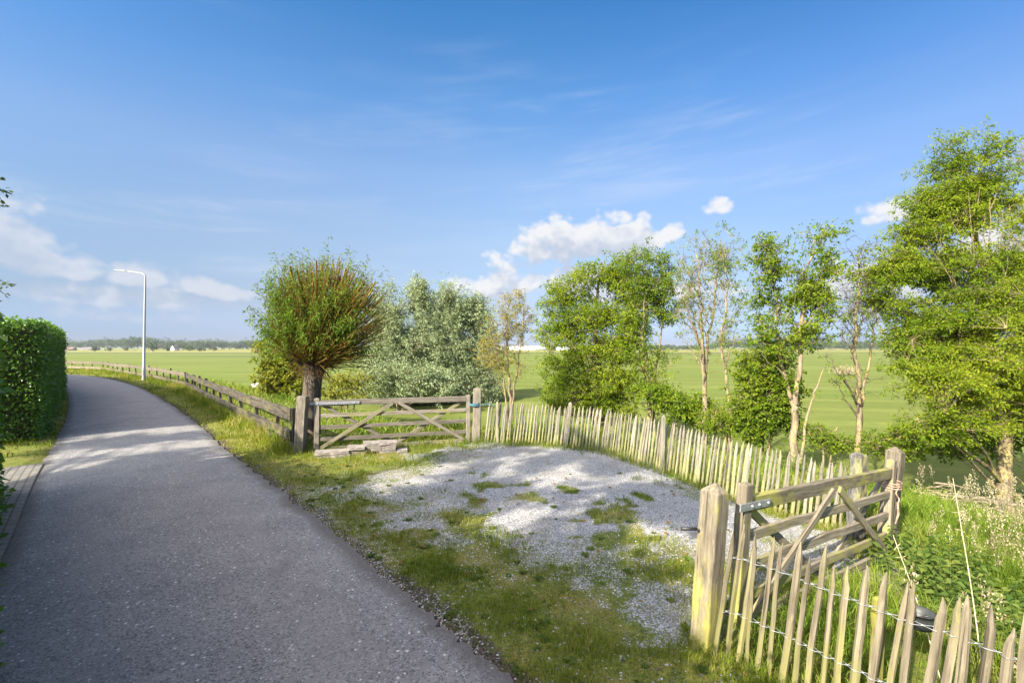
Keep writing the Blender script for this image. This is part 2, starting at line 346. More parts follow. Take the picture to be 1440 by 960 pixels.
class MB:
    "collects quads"
    def __init__(s): s.V, s.F, s.n = [], [], 0
    def add(s, V, Fc): s.V.append(np.asarray(V, float)); s.F.append(np.asarray(Fc, int)+s.n); s.n += len(V)
    def tubes(s, P, R, sides=5, cap=False):
        P = np.asarray(P, float); R = np.asarray(R, float)
        if P.ndim == 2: P = P[None]; R = R[None]
        T, n, _ = P.shape
        tan = np.gradient(P, axis=1); tan /= np.linalg.norm(tan, axis=2)[..., None]+1e-12
        mean = np.abs(P[:, -1]-P[:, 0]); mean = mean/(np.linalg.norm(mean, axis=1)[:, None]+1e-12)
        ref = np.where(mean[:, 2:3] > .8, np.array([[1., .1, 0]]), np.array([[.05, .1, 1.]]))[:, None, :]
        u = np.cross(tan, np.broadcast_to(ref, tan.shape)); u /= np.linalg.norm(u, axis=2)[..., None]+1e-12
        v = np.cross(tan, u)
        a = np.linspace(0, 2*np.pi, sides, endpoint=False)
        V = P[:, :, None, :]+R[:, :, None, None]*(np.cos(a)[None, None, :, None]*u[:, :, None, :]+np.sin(a)[None, None, :, None]*v[:, :, None, :])
        i = np.arange(T)[:, None, None]*n*sides; j = np.arange(n-1)[None, :, None]*sides; k = np.arange(sides)[None, None, :]
        k2 = (k+1) % sides
        Fc = np.stack(np.broadcast_arrays(i+j+k, i+j+k2, i+j+sides+k2, i+j+sides+k), -1).reshape(-1, 4)
        s.add(V.reshape(-1, 3), Fc)
        if cap and sides == 4:
            for t in range(T):
                b0 = t*n*sides; e0 = b0+(n-1)*sides
                s.F.append(np.array([[b0+3, b0+2, b0+1, b0], [e0, e0+1, e0+2, e0+3]])+s.n-len(V.reshape(-1, 3)))
    def box(s, c, d):
        c = np.asarray(c, float); d = np.asarray(d, float)/2
        V = np.array([[x, y, z] for x in (-1, 1) for y in (-1, 1) for z in (-1, 1)])*d+c
        s.add(V, [[0,1,3,2],[4,6,7,5],[0,4,5,1],[2,3,7,6],[0,2,6,4],[1,5,7,3]])
    def mesh(s, name, off=None, smooth=False):
        V = np.vstack(s.V)
        if off is not None: V = V-np.asarray(off, float)
        return npmesh(name, V, np.vstack(s.F), None, smooth)
    def build(s, name, mat, parent=None, off=None, smooth=False): return link(name, s.mesh(name, off, smooth), mat, parent)
def bmobj(name, bm, mat, parent=None, mtx=None, smooth=False, bevel=0):
    me = bpy.data.meshes.new(name); bm.to_mesh(me); bm.free()
    if smooth:
        for p in me.polygons: p.use_smooth = True
    o = link(name, me, mat, parent, mtx)
    if bevel:
        b = o.modifiers.new('edge', 'BEVEL'); b.width = bevel; b.segments = 2; b.limit_method = 'ANGLE'
    return o
def frame(p0, p1, up=(0, 0, 1)):
    p0, p1, up = Vector(p0), Vector(p1), Vector(up)
    x = (p1-p0).normalized(); z = (up-up.dot(x)*x).normalized(); y = z.cross(x)
    m = Matrix((x, y, z)).transposed().to_4x4(); m.translation = p0; return m
def beam_mesh(name, L, w, h, wob=.004, point=0, segs=8, taper=0):
    "plank along local X, w thick (Y), h high (Z); point>0 adds a pyramid end of that length"
    xs = list(np.linspace(0, L, segs+1)); rows = []
    for x in xs:
        k = 1-taper*x/L; dy, dz = np.random.default_rng(int(x*977+L*131+h*977)).normal(0, wob, 2)
        rows.append([(x, s*w/2*k+dy, t*h/2*k+dz) for s, t in ((-1,-1),(1,-1),(1,1),(-1,1))])
    V = [p for r in rows for p in r]; Fq = []
    for i in range(segs):
        for k in range(4):
            a = i*4+k; b = i*4+(k+1) % 4; Fq.append((a, b, b+4, a+4))
    Fq.append((3, 2, 1, 0)); e = segs*4
    if point:
        V.append((L+point, 0, 0)); t = len(V)-1
        for k in range(4): Fq.append((e+k, e+(k+1) % 4, t))
    else: Fq.append((e, e+1, e+2, e+3))
    me = bpy.data.meshes.new(name); me.from_pydata(V, [], Fq); return me
def beam(name, p0, p1, w, h, mat, parent, up=(0, 0, 1), wob=.003, point=0, bevel=.006, taper=0, segs=8):
    L = (Vector(p1)-Vector(p0)).length
    me = beam_mesh(name, L, w, h, wob, point, segs, taper)
    mt = frame(p0, p1, up); mt.translation -= parent.location if parent else Vector()
    o = link(name, me, mat, parent, mt)
    if bevel:
        b = o.modifiers.new('edge', 'BEVEL'); b.width = bevel; b.segments = 2; b.limit_method = 'ANGLE'; b.angle_limit = .6
    return o

# ------------------------------------------------------------------ the ground sheet
def seq(*parts):
    out = []
    for a, b, s in parts: out += list(np.arange(a, b-1e-6, s))
    return out
def growing(a, step, k, lim):
    out = [a]
    while abs(out[-1]) < lim: step *= k; out.append(out[-1]+step)
    return out
xs = [-v for v in growing(45, .35, 1.2, 6000)][::-1]+seq((-44.7,-14,.28),(-14,7,.1),(7,30,.28))+growing(30, .35, 1.2, 6000)
ys = [-v for v in growing(8, .5, 1.35, 400)][::-1]+seq((-7.5,1,.4),(1,12.5,.1),(12.5,50,.25))+growing(50, .35, 1.12, 7000)
GX, GY = np.meshgrid(np.array(xs), np.array(ys)); gx, gy = GX.ravel(), GY.ravel()
gz = H(gx, gy)
nx, ny = len(xs), len(ys)
ii = (np.arange(ny-1)[:, None]*nx+np.arange(nx-1)[None, :]).ravel()
fq = np.stack([ii, ii+1, ii+nx+1, ii+nx], 1)
gm, gsd, ge, gs = gravel_mask(gx, gy)
outd, _ = dist_poly(gx, gy, FENCE); outd = np.where(inside(gx, gy, DIKE), 0, outd)
fieldm = sst(3, 8, outd)
soilm = np.clip((1-sst(.0, .35, ge+.25*(fbm(gx*2.2, gy*2.2, 0, 31)-.5)))*.9*(gs > 0)+.35*sst(.55, .75, fbm(gx*.9, gy*.9, 0, 77)), 0, 1)
wav = 14*(fbm(gx*.004, 0*gx, 0, 51)-.5)
farm = np.clip(sst(395, 420, gy+wav), 0, 1)*sst(4000, 2500, gy)
dit = np.maximum(sst(9, 3, np.abs(gy+wav-388)), .8*sst(5, 2, np.abs(gy+.05*gx-235)))
ground = link('ground', npmesh('ground', np.stack([gx, gy, gz], 1), fq, {'gravel': gm, 'field': fieldm, 'soil': soilm, 'far': farm, 'ditch': dit}, True), M['ground'])
setp(ground, kind='structure')

# road ------------------------------------------------------------
nc = 15; rows = []; edg = []; acr = []
RR = catmull(ROAD_R[::3], 14); tt = np.gradient(RR, axis=0); tt /= np.linalg.norm(tt, axis=1)[:, None]; NN = np.stack([-tt[:, 1], tt[:, 0]], 1)
for i, (p, n_) in enumerate(zip(RR, NN)):
    j0 = (fbm(i*.9, 3, 0, 9)-.5)*.12+(vn(i*2.3, 8, 0, 4)-.5)*.06; j1 = (fbm(i*.9, 40, 0, 9)-.5)*.10
    for c in range(nc):
        t = c/(nc-1); w = -j0*(1-t)+t*ROAD_W+j1*t; q = p+n_*w
        rows.append((q[0], q[1], .004+.03*(1-(2*t-1)**2))); edg.append(abs(2*t-1)**6); acr.append(t)
a = (np.arange(len(RR)-1)[:, None]*nc+np.arange(nc-1)[None, :]).ravel()
road = link('road', npmesh('road', np.array(rows), np.stack([a, a+nc, a+nc+1, a+1], 1), {'edge': np.array(edg), 'across': np.array(acr)}, True), M['asphalt'])
setp(road, kind='structure')

# brick paved strip at the drive between the hedges
pv = []; uvs = []
sl = [k for k in range(len(RR)) if 4.5 < RR[k][1] < 10.9]
for s_, k in enumerate(sl):
    for c in range(7):
        q = RR[k]+NN[k]*(ROAD_W-.02+c*.30); pv.append((q[0], q[1], .022+.003*c)); uvs.append((np.hypot(*(RR[k]-RR[sl[0]])), c*.30))
a = (np.arange(len(sl)-1)[:, None]*7+np.arange(6)[None, :]).ravel()
fc = np.stack([a, a+7, a+8, a+1], 1); me = npmesh('paved_drive', np.array(pv), fc)
uv = me.uv_layers.new(name='uv'); uv.data.foreach_set('uv', np.array(uvs)[fc.ravel()].astype(np.float32).ravel())
setp(link('paved_drive', me, M['paver']), kind='structure')

# ------------------------------------------------------------------ foliage
def leaves_mesh(name, P, D, size, width, rnd, clump, up=.5, seed=0, droop=0.0):
    "one small folded diamond per point; D = direction the leaf points in"
    r = np.random.default_rng(seed); n = len(P)
    D = D/(np.linalg.norm(D, axis=1)[:, None]+1e-9)
    nrm = r.normal(0, 1, (n, 3)); nrm[:, 2] += up*1.6; nrm += up*1.6*np.array([[SX, SY, SZ_]])
    S = np.cross(D, nrm); S /= np.linalg.norm(S, axis=1)[:, None]+1e-9
    N_ = np.cross(S, D)
    L = size[:, None]; W = (size*width)[:, None]
    b = P; tip = P+D*L-np.array([0, 0, 1])*L*droop; mid = P+D*L*.48
    V = np.stack([b, mid+S*W*.5+N_*W*.14, tip, mid-S*W*.5+N_*W*.14], 1).reshape(-1, 3)
    Fc = np.arange(4*n).reshape(-1, 4)
    return npmesh(name, V, Fc, {'rnd': np.repeat(rnd, 4), 'clump': np.repeat(clump, 4)})
def rdir(r, n):
    v = r.normal(0, 1, (n, 3)); return v/np.linalg.norm(v, axis=1)[:, None]
def bez(p0, p1, p2, n):
    t = np.linspace(0, 1, n)[None, :, None]
    return (1-t)**2*p0[:, None]+2*t*(1-t)*p1[:, None]+t*t*p2[:, None]
def tree(name, label, cat, base, stems, lobes, tips=300, limbs=26, per=22, leaf=(.07,.12), width=.42, spray=.28, mat='ash', bark='bark',
         group=None, gap=.42, gscale=.9, seed=1, bare=0.0, twig_r=.010, flat=.6, limb_k=.45, up=.5, droop=.15, dead=0, twig_bark=None, rise=.9, K=3):
    """stems: list of (points, r0, r1); lobes: (centre, radii, weight). Limbs run from the stems to the lobes, twigs from the limbs to
    the tips, leaves sit in sprays round the tips. bare = share of tips without leaves."""
    r = np.random.default_rng(seed); base = np.asarray(base, float)
    root = thing(name, base, label, cat, group)
    tb, bb = MB(), MB(); SP, SR = [], []
    for pts, r0, r1 in stems:
        q = catmull(pts, 5); k = len(q)
        q[1:-1, :2] += r.normal(0, .35*min(r0, .12), (k-2, 2))
        rad = r0+(r1-r0)*np.linspace(0, 1, k)**.8
        rad[0] *= 1.35; rad[1] *= 1.08
        rad *= 1+r.normal(0, .04, k)
        tb.tubes(q, rad, 9); SP.append(q); SR.append(rad)
    S = np.vstack(SP); SRr = np.concatenate(SR)
    w = np.array([l[2] for l in lobes], float); w /= w.sum()
    which = r.choice(len(lobes), tips*3, p=w)
    d = rdir(r, tips*3); rr = r.random(tips*3)**.42*1.08; rr = np.where(r.random(tips*3) < .14, rr*1.28, rr)
    Cn = np.array([l[0] for l in lobes]); Rd = np.array([l[1] for l in lobes])
    T = Cn[which]+d*rr[:, None]*Rd[which]
    nz = fbm(T[:, 0]*gscale, T[:, 1]*gscale, T[:, 2]*gscale*1.5, seed*13, 2)
    T = T[nz > gap][:tips]; n = len(T)
    # limbs
    li = r.choice(n, min(limbs, n), replace=False); E = T[li]
    A = []; AR = []
    for e in E:
        hd = np.hypot(S[:, 0]-e[0], S[:, 1]-e[1]); want = e[2]-rise*hd
        cost = np.abs(S[:, 2]-want)+.35*hd+(S[:, 2] > e[2])*3
        k = int(np.argmin(cost)); A.append(S[k]); AR.append(SRr[k])
    A = np.array(A); AR = np.array(AR)
    mid = (A+E)/2+np.stack([r.normal(0, .12, len(E)), r.normal(0, .12, len(E)), .10*np.linalg.norm(E-A, axis=1)+r.normal(0, .08, len(E))], 1)
    LP = bez(A, mid, E, 9); LP[:, 1:-1] += r.normal(0, .03, LP[:, 1:-1].shape)
    lr = np.minimum(np.maximum(AR*limb_k, .010), .06)
    LR = lr[:, None]*(1-np.linspace(0, 1, 9)[None, :]*.82)
    bb.tubes(LP, LR, 6)
    # twigs
    LPf = np.vstack([LP[:, 2:].reshape(-1, 3), S[len(S)//2:]])
    dd = np.linalg.norm(T[:, None]-LPf[None], axis=2)+(LPf[None, :, 2] > T[:, None, 2])*.5
    k = np.argmin(dd, 1); A2 = LPf[k]
    m2 = (A2+T)/2+r.normal(0, .06, (n, 3))+np.array([0, 0, .06])
    TP = bez(A2, m2, T, 5)
    tr = twig_r*(.7+.6*r.random(n))
    bb.tubes(TP, tr[:, None]*np.linspace(1, .3, 5)[None], 4)
    # fine twiglets round every tip
    e0 = np.repeat(TP[:, 3], K, 0); e1 = np.repeat(T, K, 0)+rdir(r, n*K)*spray*np.array([1, 1, .7])*1.1
    bb.tubes(bez(e0, (e0+e1)/2+r.normal(0, .03, e0.shape), e1, 3), np.full((n*K, 3), twig_r*.42)*np.array([1, .7, .3]), 3)
    tb.build('trunk', M[bark], root, base, True)
    bb.build('branches', M[twig_bark or bark], root, base, True)
    if per:
        leafy = r.random(n) > bare
        Tl = T[leafy]; nl = len(Tl); dirs = Tl-A2[leafy]; dirs /= np.linalg.norm(dirs, axis=1)[:, None]+1e-9
        cnt = np.maximum(2, (per*(.55+.9*r.random(nl))).astype(int)); idx = np.repeat(np.arange(nl), cnt); N = len(idx)
        q = max(3, int(per/8)); sub = r.normal(0, 1, (nl, q, 3))*spray*np.array([1, 1, flat])*.62; subd = rdir(r, nl*q).reshape(nl, q, 3); subd[..., 2] *= .5
        si = r.integers(0, q, N); off = sub[idx, si]; ll = leaf[1]
        fan = rdir(r, N); along = r.random((N, 1))
        P = Tl[idx]+off-dirs[idx]*spray*.3*r.random((N, 1))+subd[idx, si]*along*ll*1.9+fan*ll*.22
        D = subd[idx, si]*.55+fan*.75+dirs[idx]*.25; D[:, 2] -= .18
        sz = leaf[0]+(leaf[1]-leaf[0])*r.random(N)
        cl = np.clip(.5+(fbm(Tl[:, 0]*.8, Tl[:, 1]*.8, Tl[:, 2]*.8, seed+5, 2)-.5)*1.6+r.normal(0, .26, nl), 0, 1)[idx]
        link('crown', leaves_mesh('crown', P-base, D, sz, width, r.random(N), cl, up, seed, droop), M[mat], root)
    return root
def G(x, y): return np.array([x, y, Hs(x, y)])
def stem(px, Y, pts, r0, r1):
    "stem whose base stands on the ground below px at distance Y; pts are the points it passes"
    b = G((px-720)/F*Y, Y)-np.array([0, 0, .12])
    return ([b]+[at(*p) for p in pts], r0, r1)
def lobe(px, py, rx, ry, Y, rd=None, w=None):
    k = Y/F; return (at(px, py, Y), (rx*k, rd if rd else .8*max(rx, ry*.7)*k, ry*k), w if w else rx*ry)
def base_of(px, Y): return G((px-720)/F*Y, Y)

# --- the row of trees beyond the picket fence
tree('ash_tree', 'full leafy ash with domed bright green crown, first of the row beyond the picket fence', 'tree', base_of(848, 21.5),
     [stem(848, 21.5, [(848,540,21.5),(838,470,21.4),(842,400,21.3),(850,365,21.3)], .15, .03), stem(838, 21.9, [(826,540,21.9),(812,470,22),(806,415,22)], .09, .02), stem(858, 21.0, [(868,530,21),(880,460,21),(884,410,21)], .09, .02)],
     [lobe(805,425,44,38,21.8), lobe(845,390,42,32,21.3), lobe(880,415,32,50,21), lobe(790,470,32,30,21.8), lobe(840,450,55,40,21.4), lobe(800,515,40,34,21.6,None,1500), lobe(848,505,48,50,21,None,2300), lobe(885,520,22,35,20.8,None,400), lobe(810,555,40,26,21.4,None,900), lobe(860,565,34,22,21,None,700)],
     tips=720, limbs=44, per=80, leaf=(.09,.155), width=.40, spray=.34, mat='ash_light', seed=21, gap=.40, group='trees beyond the picket fence')
tree('ash_tree', 'slim airy ash with tall narrow crown and lichen-yellow trunk, beside the domed ash', 'tree', base_of(914, 19.5),
     [stem(914, 19.5, [(910,540,19.5),(904,470,19.4),(908,400,19.4),(905,358,19.4)], .11, .02), stem(919, 19.6, [(922,520,19.7),(932,450,19.8),(930,390,19.8)], .07, .015)],
     [lobe(905,385,34,38,19.4), lobe(925,430,32,45,19.6), lobe(892,470,22,40,19.3), lobe(920,500,34,40,19.4,None,1100), lobe(905,550,24,24,19.2,None,350), lobe(932,385,16,30,19.6), lobe(910,440,34,60,19.5,None,1600)],
     tips=400, limbs=34, per=46, leaf=(.085,.15), width=.38, spray=.30, mat='ash', seed=22, gap=.42, bare=.15, group='trees beyond the picket fence')
tree('bare_tree', 'half bare tree with fine upright twigs and few leaves, right of the slim airy ash', 'tree', base_of(990, 18),
     [stem(990, 18, [(990,545,18),(988,480,18),(985,420,18),(978,350,18)], .12, .015), stem(992, 18, [(993,500,18.1),(1003,440,18.2),(1010,380,18.2),(1014,335,18.2)], .08, .012)],
     [lobe(985,375,32,48,18), lobe(1005,390,26,50,18.2), lobe(975,450,26,45,18), lobe(985,510,32,30,18,None,500), lobe(965,400,18,40,18)],
     tips=330, limbs=44, per=24, leaf=(.06,.11), width=.40, spray=.26, mat='ash', bark='bark_pale', seed=23, gap=.36, bare=.55, twig_r=.009, K=6, rise=1.7, group='trees beyond the picket fence')
tree('bare_tree', 'thin pale-stemmed young tree almost leafless, between the half bare tree and the dark bush', 'tree', base_of(1027, 17.2),
     [stem(1027, 17.2, [(1024,560,17.2),(1016,490,17.2),(1022,420,17.2),(1018,350,17.2)], .09, .012)],
     [lobe(1020,380,18,55,17.2), lobe(1014,470,24,40,17.2), lobe(1035,430,14,40,17.2)],
     tips=150, limbs=20, per=28, leaf=(.06,.11), width=.4, spray=.24, mat='ash', bark='bark_pale', seed=24, gap=.36, bare=.45, twig_r=.008, K=6, rise=1.6, group='trees beyond the picket fence')
tree('forked_tree', 'forked tree with stout pale trunk and patchy leaf clusters, behind the picket fence', 'tree', base_of(1115, 14.2),
     [stem(1115, 14.2, [(1116,585,14.2),(1118,560,14.2),(1128,500,14.2),(1126,430,14.2),(1138,370,14.2),(1146,330,14.2)], .13, .015), stem(1115, 14.2, [(1115,585,14.25),(1112,560,14.3),(1098,500,14.5),(1092,430,14.6),(1096,370,14.6)], .10, .015),
      stem(1122, 14.0, [(1135,585,13.9),(1148,545,13.8),(1160,515,13.7)], .055, .012)],
     [lobe(1145,345,36,28,14.2), lobe(1085,365,36,30,14.5), lobe(1115,400,44,36,14.3), lobe(1160,390,24,36,14.1), lobe(1075,425,24,34,14.6), lobe(1140,450,32,40,14.1), lobe(1090,470,34,36,14.4), lobe(1150,420,26,30,14.0)],
     tips=430, limbs=44, per=46, leaf=(.07,.125), width=.45, spray=.24, mat='ash', bark='bark_pale', twig_bark='twig_bark', seed=25, gap=.44, gscale=1.4, bare=.2, twig_r=.009, rise=1.3, group='trees beyond the picket fence')
tree('hazel_bush', 'dense dark green bush spreading low beside the forked tree trunk', 'bush', base_of(1072, 15.2),
     [stem(1072, 15.2, [(1070,590,15.2),(1062,545,15.2),(1066,500,15.2)], .06, .015), stem(1078, 15.2, [(1085,585,15.1),(1092,540,15),(1088,505,15)], .05, .012)],
     [lobe(1070,520,36,34,15.2), lobe(1062,570,32,36,15.1), lobe(1095,580,26,34,15), lobe(1080,545,40,40,15.1), lobe(1055,600,22,18,15.1)],
     tips=400, limbs=28, per=60, leaf=(.06,.10), width=.7, spray=.27, mat='maple', seed=26, gap=.34, up=1.0)
tree('hawthorn_bush', 'low yellow-green bush tucked between the slim ash and the half bare tree', 'bush', base_of(955, 18.6),
     [stem(950, 18.6, [(950,580,18.6),(940,555,18.6)], .05, .012), stem(958, 18.6, [(965,580,18.5),(975,560,18.5)], .05, .012)],
     [lobe(940,570,30,24,18.6), lobe(975,575,30,20,18.5), lobe(925,560,20,22,18.6)],
     tips=200, limbs=16, per=44, leaf=(.08,.13), width=.55, spray=.26, mat='ash', seed=27, gap=.36, up=.9)
tree('bare_tree', 'dark slender tree with many bare upright limbs, left of the big ash', 'tree', base_of(1205, 13.4),
     [stem(1205, 13.4, [(1207,590,13.4),(1205,540,13.4),(1203,480,13.4),(1205,420,13.4),(1212,350,13.4)], .10, .012), stem(1206, 13.4, [(1210,590,13.45),(1216,540,13.5),(1226,480,13.6),(1230,430,13.6)], .075, .015)],
     [lobe(1208,380,20,55,13.4), lobe(1195,440,26,50,13.4), lobe(1228,440,22,40,13.5), lobe(1205,520,34,34,13.3,None,500)],
     tips=190, limbs=40, per=16, leaf=(.06,.10), width=.42, spray=.24, mat='ash', bark='bark', twig_bark='bark_dark', seed=28, gap=.34, bare=.6, twig_r=.008, K=6, rise=1.6, group='trees beyond the picket fence')
big = tree('ash_tree', 'biggest ash of the row, tall layered bright green crown with bare limbs among the leaves', 'tree', base_of(1412, 13),
     [stem(1412, 13, [(1412,620,13),(1406,570,13),(1396,500,13),(1384,420,13),(1375,340,13),(1368,250,13)], .19, .03), stem(1413, 13, [(1413,600,13),(1424,540,12.8),(1436,470,12.6),(1440,400,12.5)], .11, .025)],
     [lobe(1360,235,56,40,13), lobe(1310,295,50,42,13.2), lobe(1375,300,52,46,13), lobe(1270,350,44,32,13.3), lobe(1340,370,64,40,13), lobe(1420,390,40,46,12.6), lobe(1265,410,42,40,13.2), lobe(1335,450,62,40,12.6),
      lobe(1290,480,48,34,12.8), lobe(1420,470,46,40,12.2), lobe(1330,535,62,42,11.9), lobe(1395,530,52,40,11.8), lobe(1300,590,44,26,12), lobe(1365,600,46,24,11.8), lobe(1440,560,36,50,12.4), lobe(1470,420,40,80,12.6), lobe(1350,270,46,60,13.1,None,1800), lobe(1330,340,50,70,13,None,2200), lobe(1350,420,70,70,12.8,None,2600), lobe(1350,500,70,60,12.4,None,2400), lobe(1250,380,36,50,13.2,None,1500)],
     tips=1900, limbs=95, per=95, leaf=(.055,.10), width=.40, spray=.27, mat='ash_light', seed=29, gap=.46, gscale=1.5, flat=.5, twig_r=.010, rise=.6, bare=.08, group='trees beyond the picket fence')
tree('bare_tree', 'sparse grey-twigged tree at the photo edge behind the biggest ash', 'tree', base_of(1490, 16),
     [stem(1490, 16, [(1486,560,16),(1476,450,16),(1466,340,16),(1455,230,16)], .14, .02), stem(1490, 16, [(1478,520,16.1),(1450,420,16.1),(1432,330,16.1)], .08, .015)],
     [lobe(1445,260,28,60,16), lobe(1460,340,40,60,16), lobe(1430,330,22,40,16.1), lobe(1470,220,30,30,16)],
     tips=260, limbs=40, per=8, leaf=(.08,.13), width=.42, spray=.28, mat='ash', bark='bark_pale', seed=30, gap=.36, bare=.5, twig_r=.010, K=6, rise=1.5)
tree('undergrowth_bush', 'shady dark green bush under the biggest ash', 'bush', base_of(1450, 14.2),
     [stem(1450, 14.2, [(1448,600,14.2),(1440,560,14.2)], .06, .02)],
     [lobe(1440,590,60,40,14.4), lobe(1380,610,44,30,14.6), lobe(1330,622,36,16,14.4), lobe(1470,560,40,50,14.4)],
     tips=300, limbs=24, per=26, leaf=(.09,.15), width=.6, spray=.30, mat='maple', seed=31, gap=.33, up=1)

tree('hawthorn_bush', 'yellow-green scrub at the foot of the domed ash behind the paling', 'bush', base_of(815, 20.6), [stem(815, 20.6, [(812,572,20.6),(806,555,20.6)], .05, .012), stem(835, 20.4, [(838,570,20.4),(845,552,20.4)], .05, .012)],
     [lobe(795,565,26,18,20.6), lobe(830,560,30,22,20.5), lobe(872,572,24,18,20.3)], tips=190, limbs=20, per=40, leaf=(.06,.11), width=.5, spray=.27, mat='ash_light', seed=34, gap=.38, up=.8)
tree('hawthorn_bush', 'low scrub between the half bare tree and the dark bush', 'bush', base_of(1012, 17), [stem(1008, 17, [(1006,600,17),(1000,582,17)], .04, .012), stem(1018, 17, [(1022,600,17),(1028,584,17)], .04, .012)],
     [lobe(1000,588,20,18,17), lobe(1026,590,18,16,17)], tips=110, limbs=14, per=34, leaf=(.06,.10), width=.5, spray=.24, mat='ash', seed=37, gap=.38, up=.8)
tree('hawthorn_bush', 'dark green scrub between the forked tree and the dark slender tree', 'bush', base_of(1160, 13.9), [stem(1158, 13.9, [(1156,615,13.9),(1150,600,13.9)], .04, .012), stem(1165, 13.9, [(1170,615,13.9),(1178,600,13.9)], .04, .012)],
     [lobe(1148,612,24,16,13.9), lobe(1180,618,24,16,13.8)], tips=110, limbs=14, per=34, leaf=(.05,.09), width=.5, spray=.22, mat='ash', seed=35, gap=.38, up=.8)
tree('hawthorn_bush', 'low bush between the dark slender tree and the leaning latch post', 'bush', base_of(1250, 12.6), [stem(1250, 12.6, [(1250,635,12.6),(1246,618,12.6)], .04, .012), stem(1262, 12.6, [(1268,632,12.6),(1274,618,12.6)], .04, .012)],
     [lobe(1240,628,22,16,12.6), lobe(1272,622,28,18,12.6)], tips=120, limbs=14, per=34, leaf=(.05,.09), width=.5, spray=.22, mat='maple', seed=36, gap=.38, up=.8)
# dead limbs in the front of the biggest ash
dlb = MB(); rr = np.random.default_rng(12); bo = np.array(big.location)
for (x0, y0, x1, y1) in ((1372,430,1362,270),(1374,430,1378,262),(1376,420,1392,280),(1370,440,1335,300),(1368,445,1312,318),(1378,430,1410,300),(1366,450,1300,340),(1380,440,1425,330),(1385,500,1300,432),(1390,520,1420,440),(1390,540,1310,470),(1392,560,1345,480),(1380,450,1385,300)):
    p0, p1 = at(x0, y0, 12.7), at(x1, y1, 12.1+.4*rr.random()); q = bez(p0[None], ((p0+p1)/2+rr.normal(0, .12, 3))[None], p1[None], 10)[0]; q[1:-1] += rr.normal(0, .018, (8, 3)); dlb.tubes(q, np.linspace(.026, .006, 10)*(.7+.5*rr.random()), 6)
    for k in range(9):
        t = rr.integers(2, 9); c = q[t]; e = c+(p1-p0)/np.linalg.norm(p1-p0)*.35+rdir(rr, 1)[0]*.28; dlb.tubes(np.stack([c, (c+e)/2+rr.normal(0, .03, 3), e]), np.array([.008,.005,.002]), 4)
dlb.build('dead_branches', M['bark_pale'], big, bo, True)

# --- trees behind the far gate
tree('sparse_tree', 'thin yellowish young tree on pale multi-stemmed trunk behind the far gate post', 'tree', base_of(718, 17.5),
     [stem(716, 17.5, [(717,560,17.5),(714,510,17.5),(712,460,17.5),(716,420,17.5)], .085, .012), stem(721, 17.5, [(722,555,17.5),(730,500,17.5),(736,445,17.5),(738,415,17.5)], .06, .010), stem(715, 17.4, [(710,545,17.4),(698,500,17.3),(688,465,17.3)], .045, .010)],
     [lobe(715,440,26,30,17.5), lobe(700,475,28,32,17.4), lobe(732,455,22,45,17.5), lobe(690,505,22,24,17.3), lobe(722,505,28,30,17.5,None,600)],
     tips=360, limbs=44, per=24, leaf=(.05,.09), width=.42, spray=.20, mat='yellow', bark='bark_pale', twig_bark='twig_bark', seed=33, gap=.35, bare=.25, twig_r=.007, K=6, rise=1.4)
sil = [(548,40,404,'leftmost of the silver-grey willows, partly behind the pollard crown'), (592,41,396,'tallest silver-grey willow, right of the pollard crown'), (632,42,402,'silver-grey willow with a pointed top in the middle of the clump'), (668,43,408,'outermost silver-grey willow, next to the yellowish young tree')]
for i, (px, Y, top, lab) in enumerate(sil):
    h = [lobe(px, top+30, 20, 28, Y, 1.3), lobe(px-10, top+64, 20, 34, Y, 1.7), lobe(px+10, top+70, 20, 36, Y-.4, 1.7), lobe(px, top+110, 30, 34, Y-1, 2.1), lobe(px-8, top+135, 30, 26, Y-1.5, 2.0), lobe(px+10, top+140, 28, 22, Y-1.5, 2.0), lobe(px, top+20, 7, 20, Y, .7)]
    tree('silver_willow', lab, 'tree', base_of(px, Y), [stem(px, Y, [(px,540,Y),(px+2,480,Y),(px-1,top+40,Y),(px,top+8,Y)], .22, .03)], h,
         tips=760, limbs=34, per=70, leaf=(.15,.27), width=.30, spray=.42, mat='silver', bark='bark', seed=40+i, gap=.40, gscale=.55, flat=1.9, twig_r=.018, rise=1.2, up=.1, group='silver willows behind the far gate')
tree('silver_bush', 'low silver-grey willow bush bulging at the foot of the clump behind the gate', 'bush', base_of(560, 34), [stem(560, 34, [(560,545,34),(555,525,34)], .12, .03)],
     [lobe(535,530,30,22,34,2), lobe(575,535,34,22,34,2), lobe(610,540,28,18,34,2)], tips=340, limbs=20, per=44, leaf=(.17,.30), width=.32, spray=.42, mat='silver', seed=47, gap=.36, gscale=.6, flat=.9, twig_r=.016, up=.2)
tree('elder_bush', 'sunlit yellow-green bush below the pollard willow crown beside the sheep', 'bush', base_of(408, 24), [stem(405, 24, [(404,545,24),(400,515,24)], .08, .02), stem(415, 24, [(418,545,24),(425,520,24)], .07, .02)],
     [lobe(400,500,32,26,24), lobe(392,530,24,22,23.8), lobe(425,530,26,24,23.8), lobe(420,500,24,30,24)], tips=360, limbs=26, per=46, leaf=(.11,.19), width=.55, spray=.34, mat='shrub', seed=48, gap=.36, up=.8)
tree('elder_bush', 'smaller yellow-green bush standing just right of the pollard trunk', 'bush', base_of(490, 22), [stem(488, 22, [(488,560,22),(486,530,22)], .07, .02), stem(495, 22, [(500,555,22),(505,535,22)], .05, .02)],
     [lobe(480,540,22,18,22), lobe(505,540,18,20,22), lobe(465,545,18,18,21.8)], tips=150, limbs=18, per=18, leaf=(.09,.15), width=.5, spray=.28, mat='shrub', seed=49, gap=.37, up=.8)

